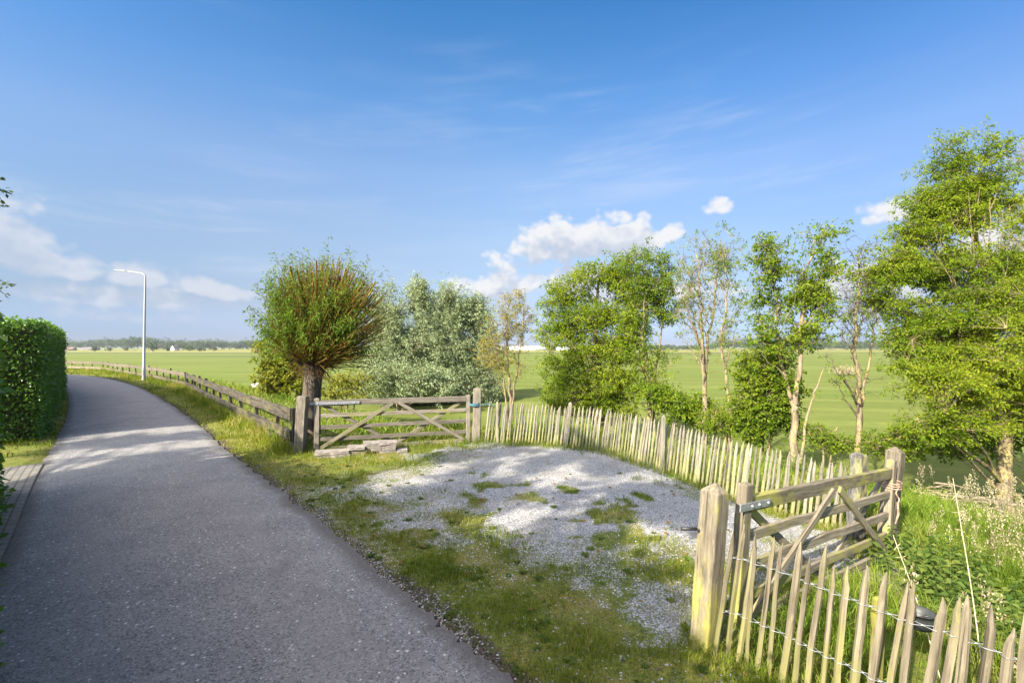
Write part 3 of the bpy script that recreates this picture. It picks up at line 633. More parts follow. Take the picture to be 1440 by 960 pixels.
# --- the pollard willow
def pollard():
    r = np.random.default_rng(5); Y = 10.9; b = base_of(440, Y)
    root = thing('pollard_willow', b, 'pollard willow with knobbly head and a globe of brown shoots, behind the gate post', 'tree')
    tb = MB(); q = catmull([b-np.array([0,0,.1]), at(437,600,Y), at(438,560,Y), at(441,530,Y), at(443,505,Y), at(445,488,Y)], 6)
    rad = np.interp(np.linspace(0, 1, len(q)), [0,.15,.5,.62,.75,.88,1], [.26,.22,.20,.21,.32,.46,.30])
    k = len(q); s = 18; a = np.linspace(0, 2*np.pi, s, endpoint=False)
    lump = 1+.22*(fbm(np.cos(a)[None, :]*2.2+3, np.sin(a)[None, :]*2.2, np.linspace(0, 6, k)[:, None], 3, 3)-.5)*2*np.interp(np.linspace(0, 1, k), [0,.6,.75,1], [.5,.5,1.5,1.5])[:, None]
    V = q[:, None, :]+(rad[:, None]*lump)[..., None]*np.stack([np.cos(a), np.sin(a), 0*a], 1)[None]
    i = (np.arange(k-1)[:, None]*s+np.arange(s)[None, :]); i2 = np.arange(k-1)[:, None]*s+(np.arange(s)[None, :]+1) % s
    tb.add(V.reshape(-1, 3), np.stack([i, i2, i2+s, i+s], -1).reshape(-1, 4))
    head = at(444, 505, Y)
    for j in range(38):                                              # old cut stubs and burls
        d = rdir(r, 1)[0]; d[2] = abs(d[2])*.9-.25; d /= np.linalg.norm(d)
        p0 = head+d*np.array([.26,.26,.22]); tb.tubes(np.stack([p0-d*.1, p0+d*.06, p0+d*.16]), np.array([.07,.075,.03])*(.6+.8*r.random()), 7)
    tb.build('trunk', M['bark_dark'], root, b, True)
    cen = at(462, 450, Y)
    def rays(n, lo, bias):
        d = rdir(r, n*4); d[:, 2] += bias; d /= np.linalg.norm(d, axis=1)[:, None]; return d[d[:, 2] > lo][:n]
    sb = MB(); rn, cl = [], []
    def grow(d, r0, r1, reach, n=7, sag=.05, wob=.03, colr=None):
        k = len(d); P0 = head+d*np.array([.27,.27,.25]); E = cen+d*np.array([1.56,1.45,1.60])*reach[:, None]+r.normal(0, .05, (k, 3))
        mid = P0*.5+E*.5+r.normal(0, .05, (k, 3)); mid[:, 2] += -.03+.16*np.clip(-d[:, 2]+.25, 0, 1)
        SP = bez(P0, mid, E, n); SP[:, 1:-1] += r.normal(0, wob, (k, 1, 3))*np.sin(np.linspace(0, 3.14, n))[None, 1:-1, None]+r.normal(0, .012, SP[:, 1:-1].shape)
        sb.tubes(SP, r0[:, None]*np.linspace(1, r1, n)[None], 5)
        rn.append(np.repeat(r.random(k) if colr is None else colr, n*5)); cl.append(np.repeat(np.clip(.45+d[:, 0]*.45, 0, 1), n*5)); return SP
    d1 = rays(46, .35, .7); grow(d1, .036*(.7+.5*r.random(len(d1))), .62, .62+.28*r.random(len(d1)))          # thick cut rods
    d2 = np.vstack([rays(760, -.62, .12), rays(170, -.85, -.4)]); S2 = grow(d2, .0115*(.7+.7*r.random(len(d2))), .38, .60+.36*r.random(len(d2))**.6)    # this year's and last year's shoots
    # every second shoot forks
    k2 = r.choice(len(d2), 420, replace=False); f0 = S2[k2, 4]; f1 = S2[k2, 6]+rdir(r, 420)*.20; f1[:, 2] += .04
    fp = bez(f0, (f0+f1)/2+r.normal(0, .03, (420, 3)), f1, 7); sb.tubes(fp, np.full((420, 1), .006)*np.linspace(1, .4, 7)[None], 5); rn.append(np.repeat(r.random(420), 35)); cl.append(np.repeat(r.random(420), 35))
    # leafy twigs: many on the lane side and the top, tangled dead ones below
    PP, DD, SZ, CL = [], [], [], []
    west = rays(400, -.5, .05); west = west[west[:, 0] < -.35][:110]; front = rays(400, -.3, .1); front = front[front[:, 1] < -.5][:95]; top = rays(300, .45, .8)[:95]; rest = rays(120, -.6, .05)
    dl = np.vstack([west, front, top, rest]); kk = len(dl)
    rc = np.concatenate([.82+.36*r.random(len(west)), .62+.36*r.random(len(front)), .84+.36*r.random(len(top)), .7+.3*r.random(len(rest))])
    LPs = grow(dl, np.full(kk, .007), .3, rc)
    for j in range(kk):
        m_ = int(26+22*r.random()); t = 6*(.52+.48*r.random(m_)**.7)
        p = np.stack([np.interp(t, np.arange(7), LPs[j][:, c]) for c in range(3)], 1)+r.normal(0, .05, (m_, 3))
        dr = dl[j]*.5+rdir(r, m_)*.8; dr[:, 2] -= .3; PP.append(p); DD.append(dr); SZ.append(.06+.06*r.random(m_)); CL.append(np.full(m_, .25+.6*r.random()))
    td = rays(150, -.9, -.55); td = td[td[:, 2] < .15]; k = len(td); p0 = head+td*.2; p1 = head+td*(.42+.28*r.random((k, 1))); p1[:, 2] -= .05
    tp = bez(p0, (p0+p1)/2+np.array([0,0,.08])+r.normal(0, .06, (k, 3)), p1, 7); sb.tubes(tp, np.full((k, 1), .008)*np.linspace(1, .4, 7)[None], 5); rn.append(np.zeros(k*35)); cl.append(np.zeros(k*35))
    me = npmesh('shoots', np.vstack(sb.V)-b, np.vstack(sb.F), {'rnd': np.concatenate(rn), 'clump': np.concatenate(cl)}, True)
    link('shoots', me, M['shoot'], root)
    for j in range(0, len(d2), 2):                                     # single leaves along the bare shoots
        m_ = 5; t = 2.5+3.5*r.random(m_); p = np.stack([np.interp(t, np.arange(7), S2[j][:, c]) for c in range(3)], 1); dr = d2[j]*.4+rdir(r, m_)*.8
        PP.append(p); DD.append(dr); SZ.append(.05+.05*r.random(m_)); CL.append(np.full(m_, r.random()))
    P = np.vstack(PP)-b; D = np.vstack(DD); sz = np.concatenate(SZ); cl_ = np.concatenate(CL)
    link('crown', leaves_mesh('crown', P, D, sz, .24, r.random(len(P)), cl_, .3, 3, .2), M['willow'], root)
pollard()

# --- hedges
def hedge(name, label, p0, p1, thick, h, side, seed, dens=620, leaf=(.05,.085), root=None):
    r = np.random.default_rng(seed); p0 = np.array(p0); p1 = np.array(p1); L = np.linalg.norm(p1-p0); u = (p1-p0)/L; n_ = np.array([-u[1], u[0]])*side
    root = root or thing(name, (p0[0], p0[1], 0), label, 'hedge'); ro = np.array([root.location.x, root.location.y, 0.])
    def W(s, t, z): return np.stack([p0[0]+u[0]*s+n_[0]*t, p0[1]+u[1]*s+n_[1]*t, z], 1)
    # solid dark block in place of the inner twigs, put in to block light
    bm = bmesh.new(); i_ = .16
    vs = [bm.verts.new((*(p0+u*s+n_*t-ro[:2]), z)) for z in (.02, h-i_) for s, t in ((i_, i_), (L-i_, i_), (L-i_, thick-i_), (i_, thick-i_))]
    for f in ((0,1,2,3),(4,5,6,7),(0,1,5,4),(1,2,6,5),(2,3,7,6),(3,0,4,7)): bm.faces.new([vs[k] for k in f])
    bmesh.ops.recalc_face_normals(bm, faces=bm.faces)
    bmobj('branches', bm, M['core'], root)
    P, Nn = [], []
    def face(area, fn, nrm):
        k = int(area*dens); a, b = r.random(k), r.random(k); P.append(fn(a, b)); Nn.append(np.repeat(np.array(nrm, float)[None], k, 0))
    face(L*h, lambda a, b: W(a*L, 0*a, .03+b*h), (-n_[0], -n_[1], 0))
    face(L*h*.4, lambda a, b: W(a*L, 0*a+thick, .05+b*h), (n_[0], n_[1], 0))
    face(thick*h*1.2, lambda a, b: W(0*a, a*thick, .05+b*h), (-u[0], -u[1], 0))
    face(thick*h, lambda a, b: W(0*a+L, a*thick, .05+b*h), (u[0], u[1], 0))
    face(L*thick, lambda a, b: W(a*L, b*thick, 0*a+h), (0, 0, 1))
    ns = int(L*9); ss_, tt2 = r.random(ns)*L, r.random(ns)*thick; m9 = 9
    b0 = W(ss_, tt2, np.full(ns, h-.05)); e0 = b0+np.stack([r.normal(0, .05, ns), r.normal(0, .05, ns), .08+.22*r.random(ns)**2], 1)
    hb = MB(); hb.tubes(bez(b0, (b0+e0)/2+r.normal(0, .01, b0.shape), e0, 4), np.full((ns, 4), .004)*np.array([1,.8,.6,.3]), 3); setp(hb.build('shoots', M['core'], root, ro), kind='stuff')
    tq_ = r.random((ns, m9))[..., None]; P.append((b0[:, None]+(e0-b0)[:, None]*tq_).reshape(-1, 3)-np.array([0, 0, .0])); Nn.append(np.tile(np.array([[0, 0, .4]]), (ns*m9, 1)))
    P = np.vstack(P); Nn = np.vstack(Nn); n = len(P)
    rel = (fbm(P[:, 0]*1.6, P[:, 1]*1.6, P[:, 2]*1.6, seed, 3)-.5)*.36
    P = P+Nn*(rel-.05+r.normal(0, .045, n)-.08*(r.random(n) < .3))[:, None]
    top = Nn[:, 2] > .5; P[:, 2] += np.where(top, np.abs(r.normal(0, .05, n))*(r.random(n) < .4), 0)
    D = Nn*.55+rdir(r, n)*.8; D[:, 2] -= .2
    cl = np.clip(.5+(fbm(P[:, 0]*1.2, P[:, 1]*1.2, P[:, 2]*1.2, seed+3, 2)-.5)*1.5, 0, 1)
    sz = leaf[0]+(leaf[1]-leaf[0])*r.random(n)
    me = leaves_mesh('foliage', P-ro, D, sz, .62, r.random(n), cl, .35, seed, .1); link('foliage', me, M['hedge'], root)
    return root
fh = hedge('clipped_hedge', 'tall clipped green hedge beyond the paved drive, its long face in shade', (-11.55, 11.2), (-20.3, 20.6), 1.5, 2.93, 1, 61, 760, (.055,.09))
hedge('clipped_hedge', '', (-20.3, 20.6), (-32.3, 30.7), 1.4, 2.85, 1, 64, 200, (.08,.12), fh)
hedge('clipped_hedge', '', (-32.3, 30.7), (-47, 38.2), 1.4, 2.85, 1, 65, 120, (.08,.12), fh)
nh = hedge('clipped_hedge', 'near end of clipped hedge showing as a leafy sliver at the photo edge', (-8.03, 7.05), (-2.15, 1.72), 1.3, 2.5, -1, 62, 560, (.06,.10))
hedge('clipped_hedge', '', (-2.45, 1.55), (5.2, -7.0), 1.1, 2.5, -1, 63, 260, (.07,.11), nh)  # unseen stretch behind the camera, added to throw shade over the lane

# --- trees on the hedge side, out of the picture, whose twigs reach in and whose crowns dapple the ground
def big_shade(label, x, y, lobes, tips, seed, per=120):
    st = [([np.array([x, y, -.1]), np.array([x+.1, y, 2.5]), np.array([x-.1, y+.1, 5]), np.array([x, y, 7.4])], .20, .04)]
    return tree('oak_tree', label, 'tree', (x, y, 0), st, lobes, tips=tips, limbs=26, per=per, leaf=(.08,.13), width=.6, spray=.24, mat='dark_leaf', bark='bark_dark', seed=seed, gap=.34, gscale=.75, twig_r=.009, rise=.5, limb_k=.25)
def sunward(px, py, t): q = gnd(px, py); return np.array([q[0]+SX*t, q[1]+SY*t, SZ_*t])
def sl(px, py, t, r, w=1): return (sunward(px, py, t), r, w)
SHADE = [
 ('oak tree behind the hedge, only its dark twigs showing above the hedge top', -12.6, 2.2, [(at(-160,255,6.2), (.5,.5,.4), .5), (at(-160,395,6.1),(.4,.5,.3),.4)]+[sl(px, py, t, (.62, .7, .40+.1*(k % 2)), w) for k, (px, py, t, w) in enumerate([(100,642,14,1),(150,622,14.5,1.2),(205,655,13.5,1),(262,640,13.5,.8),(170,668,13,1),(115,672,13.5,1),(290,690,12.5,.7),(235,618,14.5,1),(130,605,15,1),(190,600,15,.8),(330,720,12,.9),(420,780,11,1),(370,690,12.5,.6),(520,860,10.5,.8),(250,680,13,.8),(85,615,14.5,1)])], 190, 71),
 ('oak tree standing behind the camera across the lane, casting the dappled shade on the gravel', -8.6, -3.4, [sl(px, py, t, (.40+.12*(k % 3), .5, .30+.1*(k % 2)), w) for k, (px, py, t, w) in enumerate([(735,630,17,1),(705,640,16,.8),(790,640,17,1.2),(850,652,17,1.2),(765,656,16,.9),(905,668,17,1.2),(680,664,15.5,.8),(950,690,16.5,1.1),(640,690,14.5,1),(870,700,16,1.2),(770,690,15.5,1.1),(700,700,14.5,.6),(720,745,13.5,1),(830,760,13.5,1.2),(600,760,13,1.4),(540,720,13.5,1.4),(470,690,14,1),(560,830,11.5,1.8),(660,810,12,1.6),(760,830,12,1.6),(845,835,11.7,1.1),(690,890,10.5,1.8),(800,900,10.5,1.8),(850,915,10.5,1.6),(820,870,11.2,1.5),(750,900,10.5,1.6),(660,640,16,.9),(830,635,17.2,.9),(880,690,16.2,1),(960,720,15.5,1),(800,720,14.8,1.1),(670,700,14.4,.9),(590,690,14,.9),(745,660,16,.9),(400,690,13.5,.8),(610,890,10.5,1.6)])], 300, 72),
]
oaks = [big_shade(lab, x, y, lb, tp, sd) for lab, x, y, lb, tp, sd in SHADE]
rr = np.random.default_rng(15); tw = MB(); P, D = [], []
for pts, lo, nl in (([(-160,250),(-60,262),(-8,264),(16,272)], .62, 26), ([(-60,262),(-12,246),(3,252)], .6, 8), ([(-8,264),(2,282),(6,292)], .4, 9), ([(-160,392),(-60,408),(-6,402),(24,399)], .66, 13), ([(-6,402),(4,412),(10,414)], .4, 4), ([(-30,404),(-6,394),(14,400)], .5, 5)):
    q = catmull([at(px, py, 6.3+.1*k) for k, (px, py) in enumerate(pts)], 6); tw.tubes(q, np.linspace(.006, .002, len(q)), 5)
    for k in range(nl):
        c = q[int((lo+(1-lo)*rr.random())*(len(q)-1))]; P.append(c+rr.normal(0, .015, 3)); D.append(rdir(rr, 1)[0]+np.array([.4,0,-.2]))
ob = np.array(oaks[0].location); setp(tw.build('twigs', M['bark_dark'], oaks[0], ob, True), kind='stuff'); n = len(P)
link('twig_leaves', leaves_mesh('twig_leaves', np.array(P)-ob, np.array(D), .045+.03*rr.random(n), .6, rr.random(n), rr.random(n), .4, 9, .1), M['dark_leaf'], oaks[0])

# ------------------------------------------------------------------ gates
def gate(label, a, b, up, post_a, post_b, mat, heights, hinge, seed, stile_h):
    """field gate: five rails, two stiles, two crossed pairs of braces; a, b = foot of hinge stile and latch stile"""
    a, b, up = Vector(a), Vector(b), Vector(up).normalized(); ax = (b-a); L = ax.length; ux = ax/L
    root = thing('field_gate', a, label, 'gate'); nrm = ux.cross(up).normalized()
    if nrm.y > 0: nrm = -nrm                                          # towards the camera
    mt = M[mat]
    def pt(s, h, o=0): return a+ux*(s*L)+up*h+nrm*o
    beam('stile', pt(.012, -.02), pt(.012, stile_h), .085, .11, mt, root, ux, .002, .02)
    beam('stile', pt(.988, .0), pt(.988, stile_h-.02), .08, .09, mt, root, ux, .002, .015)
    for k, h in enumerate(heights):
        top = k == 0
        beam('rail', pt(.026, h), pt(.974, h), .062 if top else .038, .125 if top else .085, mt, root, up, .003)
    t, l = heights[0]-.04, heights[-1]+.02
    o = .040
    for (s0, h0, s1, h1, oo) in ((.04, t, .50, l, -o), (.04, l, .48, t, o), (.52, t, .96, l, o), (.50, l, .96, t, -o)):
        beam('brace', pt(s0, h0, oo), pt(s1, h1, oo), .030, .075, mt, root, nrm.cross(ux), .002)
    # hinge strap with bolts
    hs = beam('hinge_strap', pt(-.03, heights[0], .048), pt(hinge, heights[0]-.002, .048), .010, .062, M['galv'], root, up, 0, 0, .002)
    for s in (.02, hinge*.5, hinge*.9):
        bm = bmesh.new(); bmesh.ops.create_uvsphere(bm, u_segments=8, v_segments=5, radius=.014); mm = Matrix.Translation(pt(s, heights[0], .054)-a); bmobj('bolt', bm, M['galv'], root, mm, True)
    return root, pt
def post(name, label, foot, top, w, mat, point=.06, group=None, cat='post', upx=(1, 0, 0), taper=0, w2=None):
    foot, top = Vector(foot), Vector(top); d = (top-foot).normalized()
    root = thing(name, foot, label, cat, group)
    beam('post_body', foot-d*.15, top, w, w2 or w, M[mat], root, upx, .004, point, .012, taper)
    return root
# far gate
zfa = Hs(-4.29, 9.93)
post('gate_post', 'grey square hinge post of the far gate, in front of the pollard willow', (-4.60, 9.86, Hs(-4.6, 9.86)), (-4.52, 9.86, 1.24), .20, 'oak_grey', .015)
post('gate_post', 'square latch post of the far gate where the picket fence begins, mossy cap', (-.86, 10.98, Hs(-.86, 10.98)), (-.83, 10.98, 1.30), .19, 'oak_grey', .03)
fg, fpt = gate('closed grey five-bar field gate across the meadow entrance, in front of the silver willows', (-4.33, 9.97, .0), (-1.02, 10.93, .0), (.01, 0, 1), None, None, 'oak_grey', [1.07, .80, .54, .28, .07], .27, 1, 1.17)
rope = MB(); c = fpt(.995, .98); 
for k in range(4):
    th = np.linspace(0, 2*np.pi, 15); R_ = .15
    rope.tubes(np.stack([-.90+np.cos(th)*R_, 10.965+np.sin(th)*R_*.9, .90+.018*k+.01*np.sin(th*2+k)], 1), np.full(15, .009), 5)
rope.tubes(np.array([[-.75,10.90,.92],[-.55,10.83,.95],[-.42,10.78,.93]]), np.full(3, .008), 5)
rp = rope.build('tie_rope', M['bluerope'], None, None, True); setp(rp, 'blue rope tied round the latch post of the far gate', 'rope')
# near gate
post('gate_post', 'stout square post with pointed cap nearest the lane, holding the near gate hinge', (1.47, 3.50, Hs(1.47, 3.5)), (1.57, 3.52, 1.19), .155, 'oak', .07, None, 'post', (1, .65, 0))
post('gate_post', 'leaning latch post with pointed cap at the far end of the near gate', (4.80, 5.84, Hs(4.8, 5.84)), (4.97, 5.9, .95), .17, 'oak', .07, None, 'post', (1, .65, 0))
ng, npt = gate('closed weathered five-bar field gate between pointed posts, beside the near paling', (1.80, 3.72, -.06), (4.66, 5.66, -.32), (.075, .01, 1), None, None, 'oak', [1.07, .80, .545, .295, .075], .105, 2, 1.24)
lt = MB(); a = np.array(npt(.985, .96, .07)); b_ = np.array(npt(.99, .72, .08))
tq = np.linspace(0, 1, 12)[:, None]; lt.tubes(a*(1-tq)+b_*tq+np.hstack([.02*np.sin(tq*9), 0*tq, 0*tq]), np.full(12, .008), 6)
for k in range(3):
    th = np.linspace(0, 2*np.pi, 13); o_ = np.array(npt(1.0, .95-.03*k, 0)); lt.tubes(o_+np.stack([np.cos(th)*.10, np.sin(th)*.10, .01*np.sin(th)], 1), np.full(13, .006), 5)
lt.tubes(np.stack([b_, b_+np.array([.01,0,-.14]), b_+np.array([-.03,.0,-.26])]), np.array([.012,.014,.006]), 6)
setp(lt.build('tie_rope', M['rust'], None, None, True), 'rusty orange rope looped round the latch post of the near gate', 'rope')
# iron ring bolt on near post
bm = bmesh.new(); bmesh.ops.create_cone(bm, cap_ends=True, segments=10, radius1=.013, radius2=.013, depth=.12)
gp = [o for o in bpy.data.objects if o.name == 'gate_post.002'][0]
bmobj('eye_bolt', bm, M['iron'], gp, Matrix.Translation(Vector((-.115, -.02, .90))) @ Matrix.Rotation(math.radians(90), 4, 'Y'), True)
# dark rotten post by the end of the paling
post('rotten_post', 'dark split rotten post beside the leaning latch post', (4.62, 6.12, Hs(4.62, 6.12)), (4.66, 6.12, .86), .17, 'stump', .03, None, 'post', (1, .4, 0), .12)
post('fence_stake', 'short yellow-mossy stake behind the near paling', (2.27, 2.86, Hs(2.27, 2.86)), (2.31, 2.86, .73), .06, 'pale_moss', .01, None, 'stake', (1, .4, 0), .0)

# ------------------------------------------------------------------ chestnut paling
def pale_mesh(seed, L, r0):
    r = np.random.default_rng(seed); n = 11; s = 6; xs_ = np.concatenate([np.linspace(0, L-.13, n-3), [L-.085, L-.035, L]])
    a = np.linspace(0, 2*np.pi, s, endpoint=False)+r.random()*6
    shape = .78+.44*r.random(s); shape *= np.where(np.abs(np.cos(a)) > .7, 1.12, .82)
    off = np.cumsum(r.normal(0, .0028, (n, 2)), 0)*np.array([1, 1]); off -= off[0]
    V = []
    for i, x in enumerate(xs_):
        k = [1]*(n-3)+[.82, .48, .12]; rr = r0*k[i]*(1.06-.16*x/L)*(1+r.normal(0, .04, s))
        for j in range(s): V.append((x, np.cos(a[j])*rr[j]*shape[j]+off[i, 0], np.sin(a[j])*rr[j]*shape[j]+off[i, 1]))
    Fq = [(i*s+j, i*s+(j+1) % s, (i+1)*s+(j+1) % s, (i+1)*s+j) for i in range(n-1) for j in range(s)]
    Fq.append(tuple(range((n-1)*s, n*s)))
    me = bpy.data.meshes.new('picket'); me.from_pydata(V, [], Fq); return me
def paling(label, line, spacing, hgt, r0, mat, seed, lean, wires, nm=12, wire_r=.0016, posts=(), jit=.02, wmat='galv'):
    r = np.random.default_rng(seed); line = np.asarray(line, float)
    seg = np.hypot(*np.diff(line, axis=0).T); cum = np.concatenate([[0], np.cumsum(seg)]); n = int(cum[-1]/spacing)+1
    s = np.linspace(0, cum[-1], n)+r.normal(0, spacing*.05, n); s = np.clip(s, 0, cum[-1])
    X = np.interp(s, cum, line[:, 0]); Yy = np.interp(s, cum, line[:, 1]); Z = H(X, Yy)
    root = thing('picket_fence', (X[0], Yy[0], Z[0]), label, 'fence')
    meshes = [pale_mesh(seed*100+k, hgt+.1, r0*(.85+.3*r.random())) for k in range(nm)]
    for me in meshes: me.materials.append(M[mat])
    basev = Vector((X[0], Yy[0], Z[0])); wp = {w: [] for w in wires}
    for i in range(n):
        ln = lean+r.normal(0, jit) ; tl = r.normal(.0, jit); hh = 1+r.normal(0, .022)
        p0 = Vector((X[i], Yy[i], Z[i]-.08)); d = Vector((ln, tl, 1)).normalized()
        mt = frame(p0, p0+d, (math.cos(r.random()*6.28)+.01, math.sin(r.random()*6.28), .0)); mt.translation -= basev
        o = link('picket', meshes[i % nm], None, root, mt @ Matrix.Diagonal((hh, 1, 1, 1)))
        for w in wires:
            q = p0+d*(w+.08); sd_ = .02*(1 if i % 2 else -1)
            wp[w].append((np.array(q), sd_))
    wb = MB(); r1 = np.random.default_rng(seed+1)
    for w in wires:
        pts = np.array([q for q, _ in wp[w]]); sg = np.array([k for _, k in wp[w]])
        t = np.gradient(pts, axis=0); nrm = np.stack([-t[:, 1], t[:, 0], 0*t[:, 0]], 1); nrm /= np.linalg.norm(nrm, axis=1)[:, None]
        m_ = 6; tt_ = np.linspace(0, n-1, (n-1)*m_+1)
        base = np.stack([np.interp(tt_, np.arange(n), pts[:, c]) for c in range(3)], 1); nn = np.stack([np.interp(tt_, np.arange(n), nrm[:, c]) for c in range(3)], 1)
        for ph in (0, np.pi):
            # two strands pass either side of each pale and are twisted together between pales
            amp = r0*1.05*np.abs(np.cos(np.pi*tt_))**1.5+.0035
            tw = base+nn*(np.cos(ph)*amp)[:, None]; tw[:, 2] += .004*np.sin(2*np.pi*3*tt_+ph)+.004*np.sin(tt_*1.3)
            wb.tubes(tw, np.full(len(tw), wire_r), 4)
    wb.build('wire', M[wmat], root, np.array(basev), True)
    for (px, py, w_, h_, l_) in posts:
        z = Hs(px, py); p0 = Vector((px, py, z-.1)); d = Vector((l_, 0, 1)).normalized()
        beam('post', p0, p0+d*(h_+.1), w_, w_, M[mat], root, (1, 0, 0), .004, .05, .01)
    return root
paling('long grey chestnut paling curving round the gravel from the far gate', [(-.66,10.93),(.6,10.67),(1.3,10.4),(2.0,9.95),(2.5,9.25),(2.9,8.6),(3.5,7.7),(4.05,6.95),(4.68,6.25)], .0755, .93, .022, 'pale_far', 3, .12, (.30, .74), 14, .0016,
       [(1.22, 10.36, .075, 1.0, .10), (2.83, 8.58, .07, 1.05, .02), (-.35,10.82,.06,.95,0)], .02, 'wire_dull')
paling('near chestnut paling of mossy pointed stakes running from the pointed gate post', [(1.49,3.37),(1.60,3.32),(1.86,2.98),(2.18,2.58),(2.62,2.10),(3.0,1.72)], .0735, .93, .0205, 'pale', 4, .13, (.34, .74), 12, .0022, ())
# bundle of wire and rough stake leaning by the post
# ------------------------------------------------------------------ plank fences along the lane
def plank_fence(label, pts, post_step, mat, seed, h_top, h_low, bh, ph, thick=.04, post_mat=None):
    r = np.random.default_rng(seed); pts = np.asarray(pts, float)
    seg = np.hypot(*np.diff(pts, axis=0).T); cum = np.concatenate([[0], np.cumsum(seg)]); n = max(3, int(round(cum[-1]/post_step))+1)
    s = np.linspace(0, cum[-1], n); s[1:-1] += r.normal(0, .12, n-2)
    X = np.interp(s, cum, pts[:, 0]); Yy = np.interp(s, cum, pts[:, 1]); Z = H(X, Yy)
    root = thing('plank_fence', (X[0], Yy[0], Z[0]), label, 'fence')
    tops = []
    for i in range(n):
        j = min(i, n-2); t = np.array([X[j+1]-X[j], Yy[j+1]-Yy[j]]); t /= np.linalg.norm(t); nn = np.array([-t[1], t[0]])     # away from the field = lane side sign below
        l_ = r.normal(0, .05, 2); hp = ph*(1+r.normal(0, .05))
        p0 = Vector((X[i]+nn[0]*.06, Yy[i]+nn[1]*.06, Z[i]-.15)); p1 = Vector((X[i]+nn[0]*.06+l_[0], Yy[i]+nn[1]*.06+l_[1], Z[i]+hp))
        beam('post', p0, p1, .085, .085, M[post_mat or mat], root, (t[0], t[1], 0), .004, .01, .008)
        tops.append((X[i]-nn[0]*.01, Yy[i]-nn[1]*.01, Z[i]))
    for hh in (h_top, h_low):
        i = 0
        while i < n-1:
            k = min(n-1, i+int(r.choice([2, 3])));
            if n-1-k == 1: k = n-1
            if k == n-1 and i == k: break
            a = Vector(tops[i])+Vector((0, 0, hh+r.normal(0, .025))); b = Vector(tops[k])+Vector((0, 0, hh+r.normal(0, .025)))
            me = beam_mesh('plank', (b-a).length*1.004, thick, bh*(1+r.normal(0, .08)), .006, 0, 10)
            # follow the posts and sag between them
            L = (b-a).length; mt = frame(a, b)
            inv = mt.inverted(); loc = [inv @ (Vector(tops[q])+Vector((0, 0, hh))) for q in range(i, k+1)]
            xs_ = [v.x for v in loc]; 
            for v in me.vertices:
                v.co.y += float(np.interp(v.co.x, xs_, [q.y for q in loc])); v.co.z += float(np.interp(v.co.x, xs_, [q.z for q in loc]))*.5-.03*math.sin(math.pi*v.co.x/L)*r.random()
            mt.translation -= root.location
            o = link('plank', me, M[mat], root, mt); bv = o.modifiers.new('edge', 'BEVEL'); bv.width = .006; bv.segments = 1; bv.limit_method = 'ANGLE'
            i = k
    return root
plank_fence('dark mossy two-plank fence along the grass verge up to the far gate', [(-17.6,24.6),(-14,20.4),(-10.6,16.5),(-7.1,12.6),(-4.86,10.02)], 1.75, 'rail_dark', 5, .80, .32, .24, .95, .045)
plank_fence('bleached two-plank fence following the lane into the distance past the lamp post', [(-60,51.2),(-52,48.3),(-43,45.0),(-38.3,42.6),(-32.7,37.9),(-24.6,31.2),(-17.75,24.75)], 2.1, 'rail_pale', 6, .80, .30, .20, .95, .04)

# ------------------------------------------------------------------ street lamp
lx, ly = -25.0, 30.9; lz = Hs(lx, ly)
lamp = thing('street_lamp', (lx, ly, lz), 'tall grey street lamp with curved arm reaching over the lane', 'street lamp')
mb = MB(); mb.tubes(np.array([[lx,ly,lz-.2],[lx,ly,lz+.9],[lx,ly,lz+.95],[lx+.05,ly,lz+4],[lx+.10,ly,lz+6.95]]), np.array([.105,.105,.085,.07,.052]), 14); mb.build('pole', M['lamp'], lamp, (lx, ly, lz), True)
mb = MB(); q = catmull([(lx+.10,ly,lz+6.9),(lx+.08,ly,lz+7.12),(lx-.10,ly-.02,lz+7.27),(lx-.45,ly-.05,lz+7.34),(lx-1.1,ly-.10,lz+7.42)], 6); mb.tubes(q, np.linspace(.050,.038,len(q)), 10); mb.build('arm', M['lamp'], lamp, (lx, ly, lz), True)
bm = bmesh.new()
prof = [(-.0,.045,.04),(.12,.075,.055),(.45,.11,.06),(.75,.10,.045),(.86,.05,.02)]
rings = []
for x, w_, h_ in prof: rings.append([bm.verts.new((-x, w_*math.cos(t), h_*(math.sin(t) if math.sin(t) > 0 else .35*math.sin(t)))) for t in np.linspace(0, 2*np.pi, 12, endpoint=False)])
for r0_, r1_ in zip(rings, rings[1:]):
    for k in range(12): bm.faces.new((r0_[k], r0_[(k+1) % 12], r1_[(k+1) % 12], r1_[k]))
bm.faces.new(rings[0]); bm.faces.new(rings[-1]); bmesh.ops.recalc_face_normals(bm, faces=bm.faces)
lh = bmobj('lamp_head', bm, M['lamp'], lamp, Matrix.Translation((-1.05, -.1, 7.42)) @ Matrix.Rotation(math.radians(5), 4, 'Y'), True)
bm = bmesh.new(); bmesh.ops.create_cube(bm, size=1, matrix=Matrix.Translation((-.47, 0, -.022)) @ Matrix.Diagonal((.42, .13, .02, 1))); bmobj('lens', bm, M['lamp_glass'], lh, None, False, .006)
bm = bmesh.new(); bmesh.ops.create_cube(bm, size=1, matrix=Matrix.Translation((0, -.105, .55)) @ Matrix.Diagonal((.09, .012, .38, 1))); bmobj('service_door', bm, M['lamp'], lamp, None, False, .004)

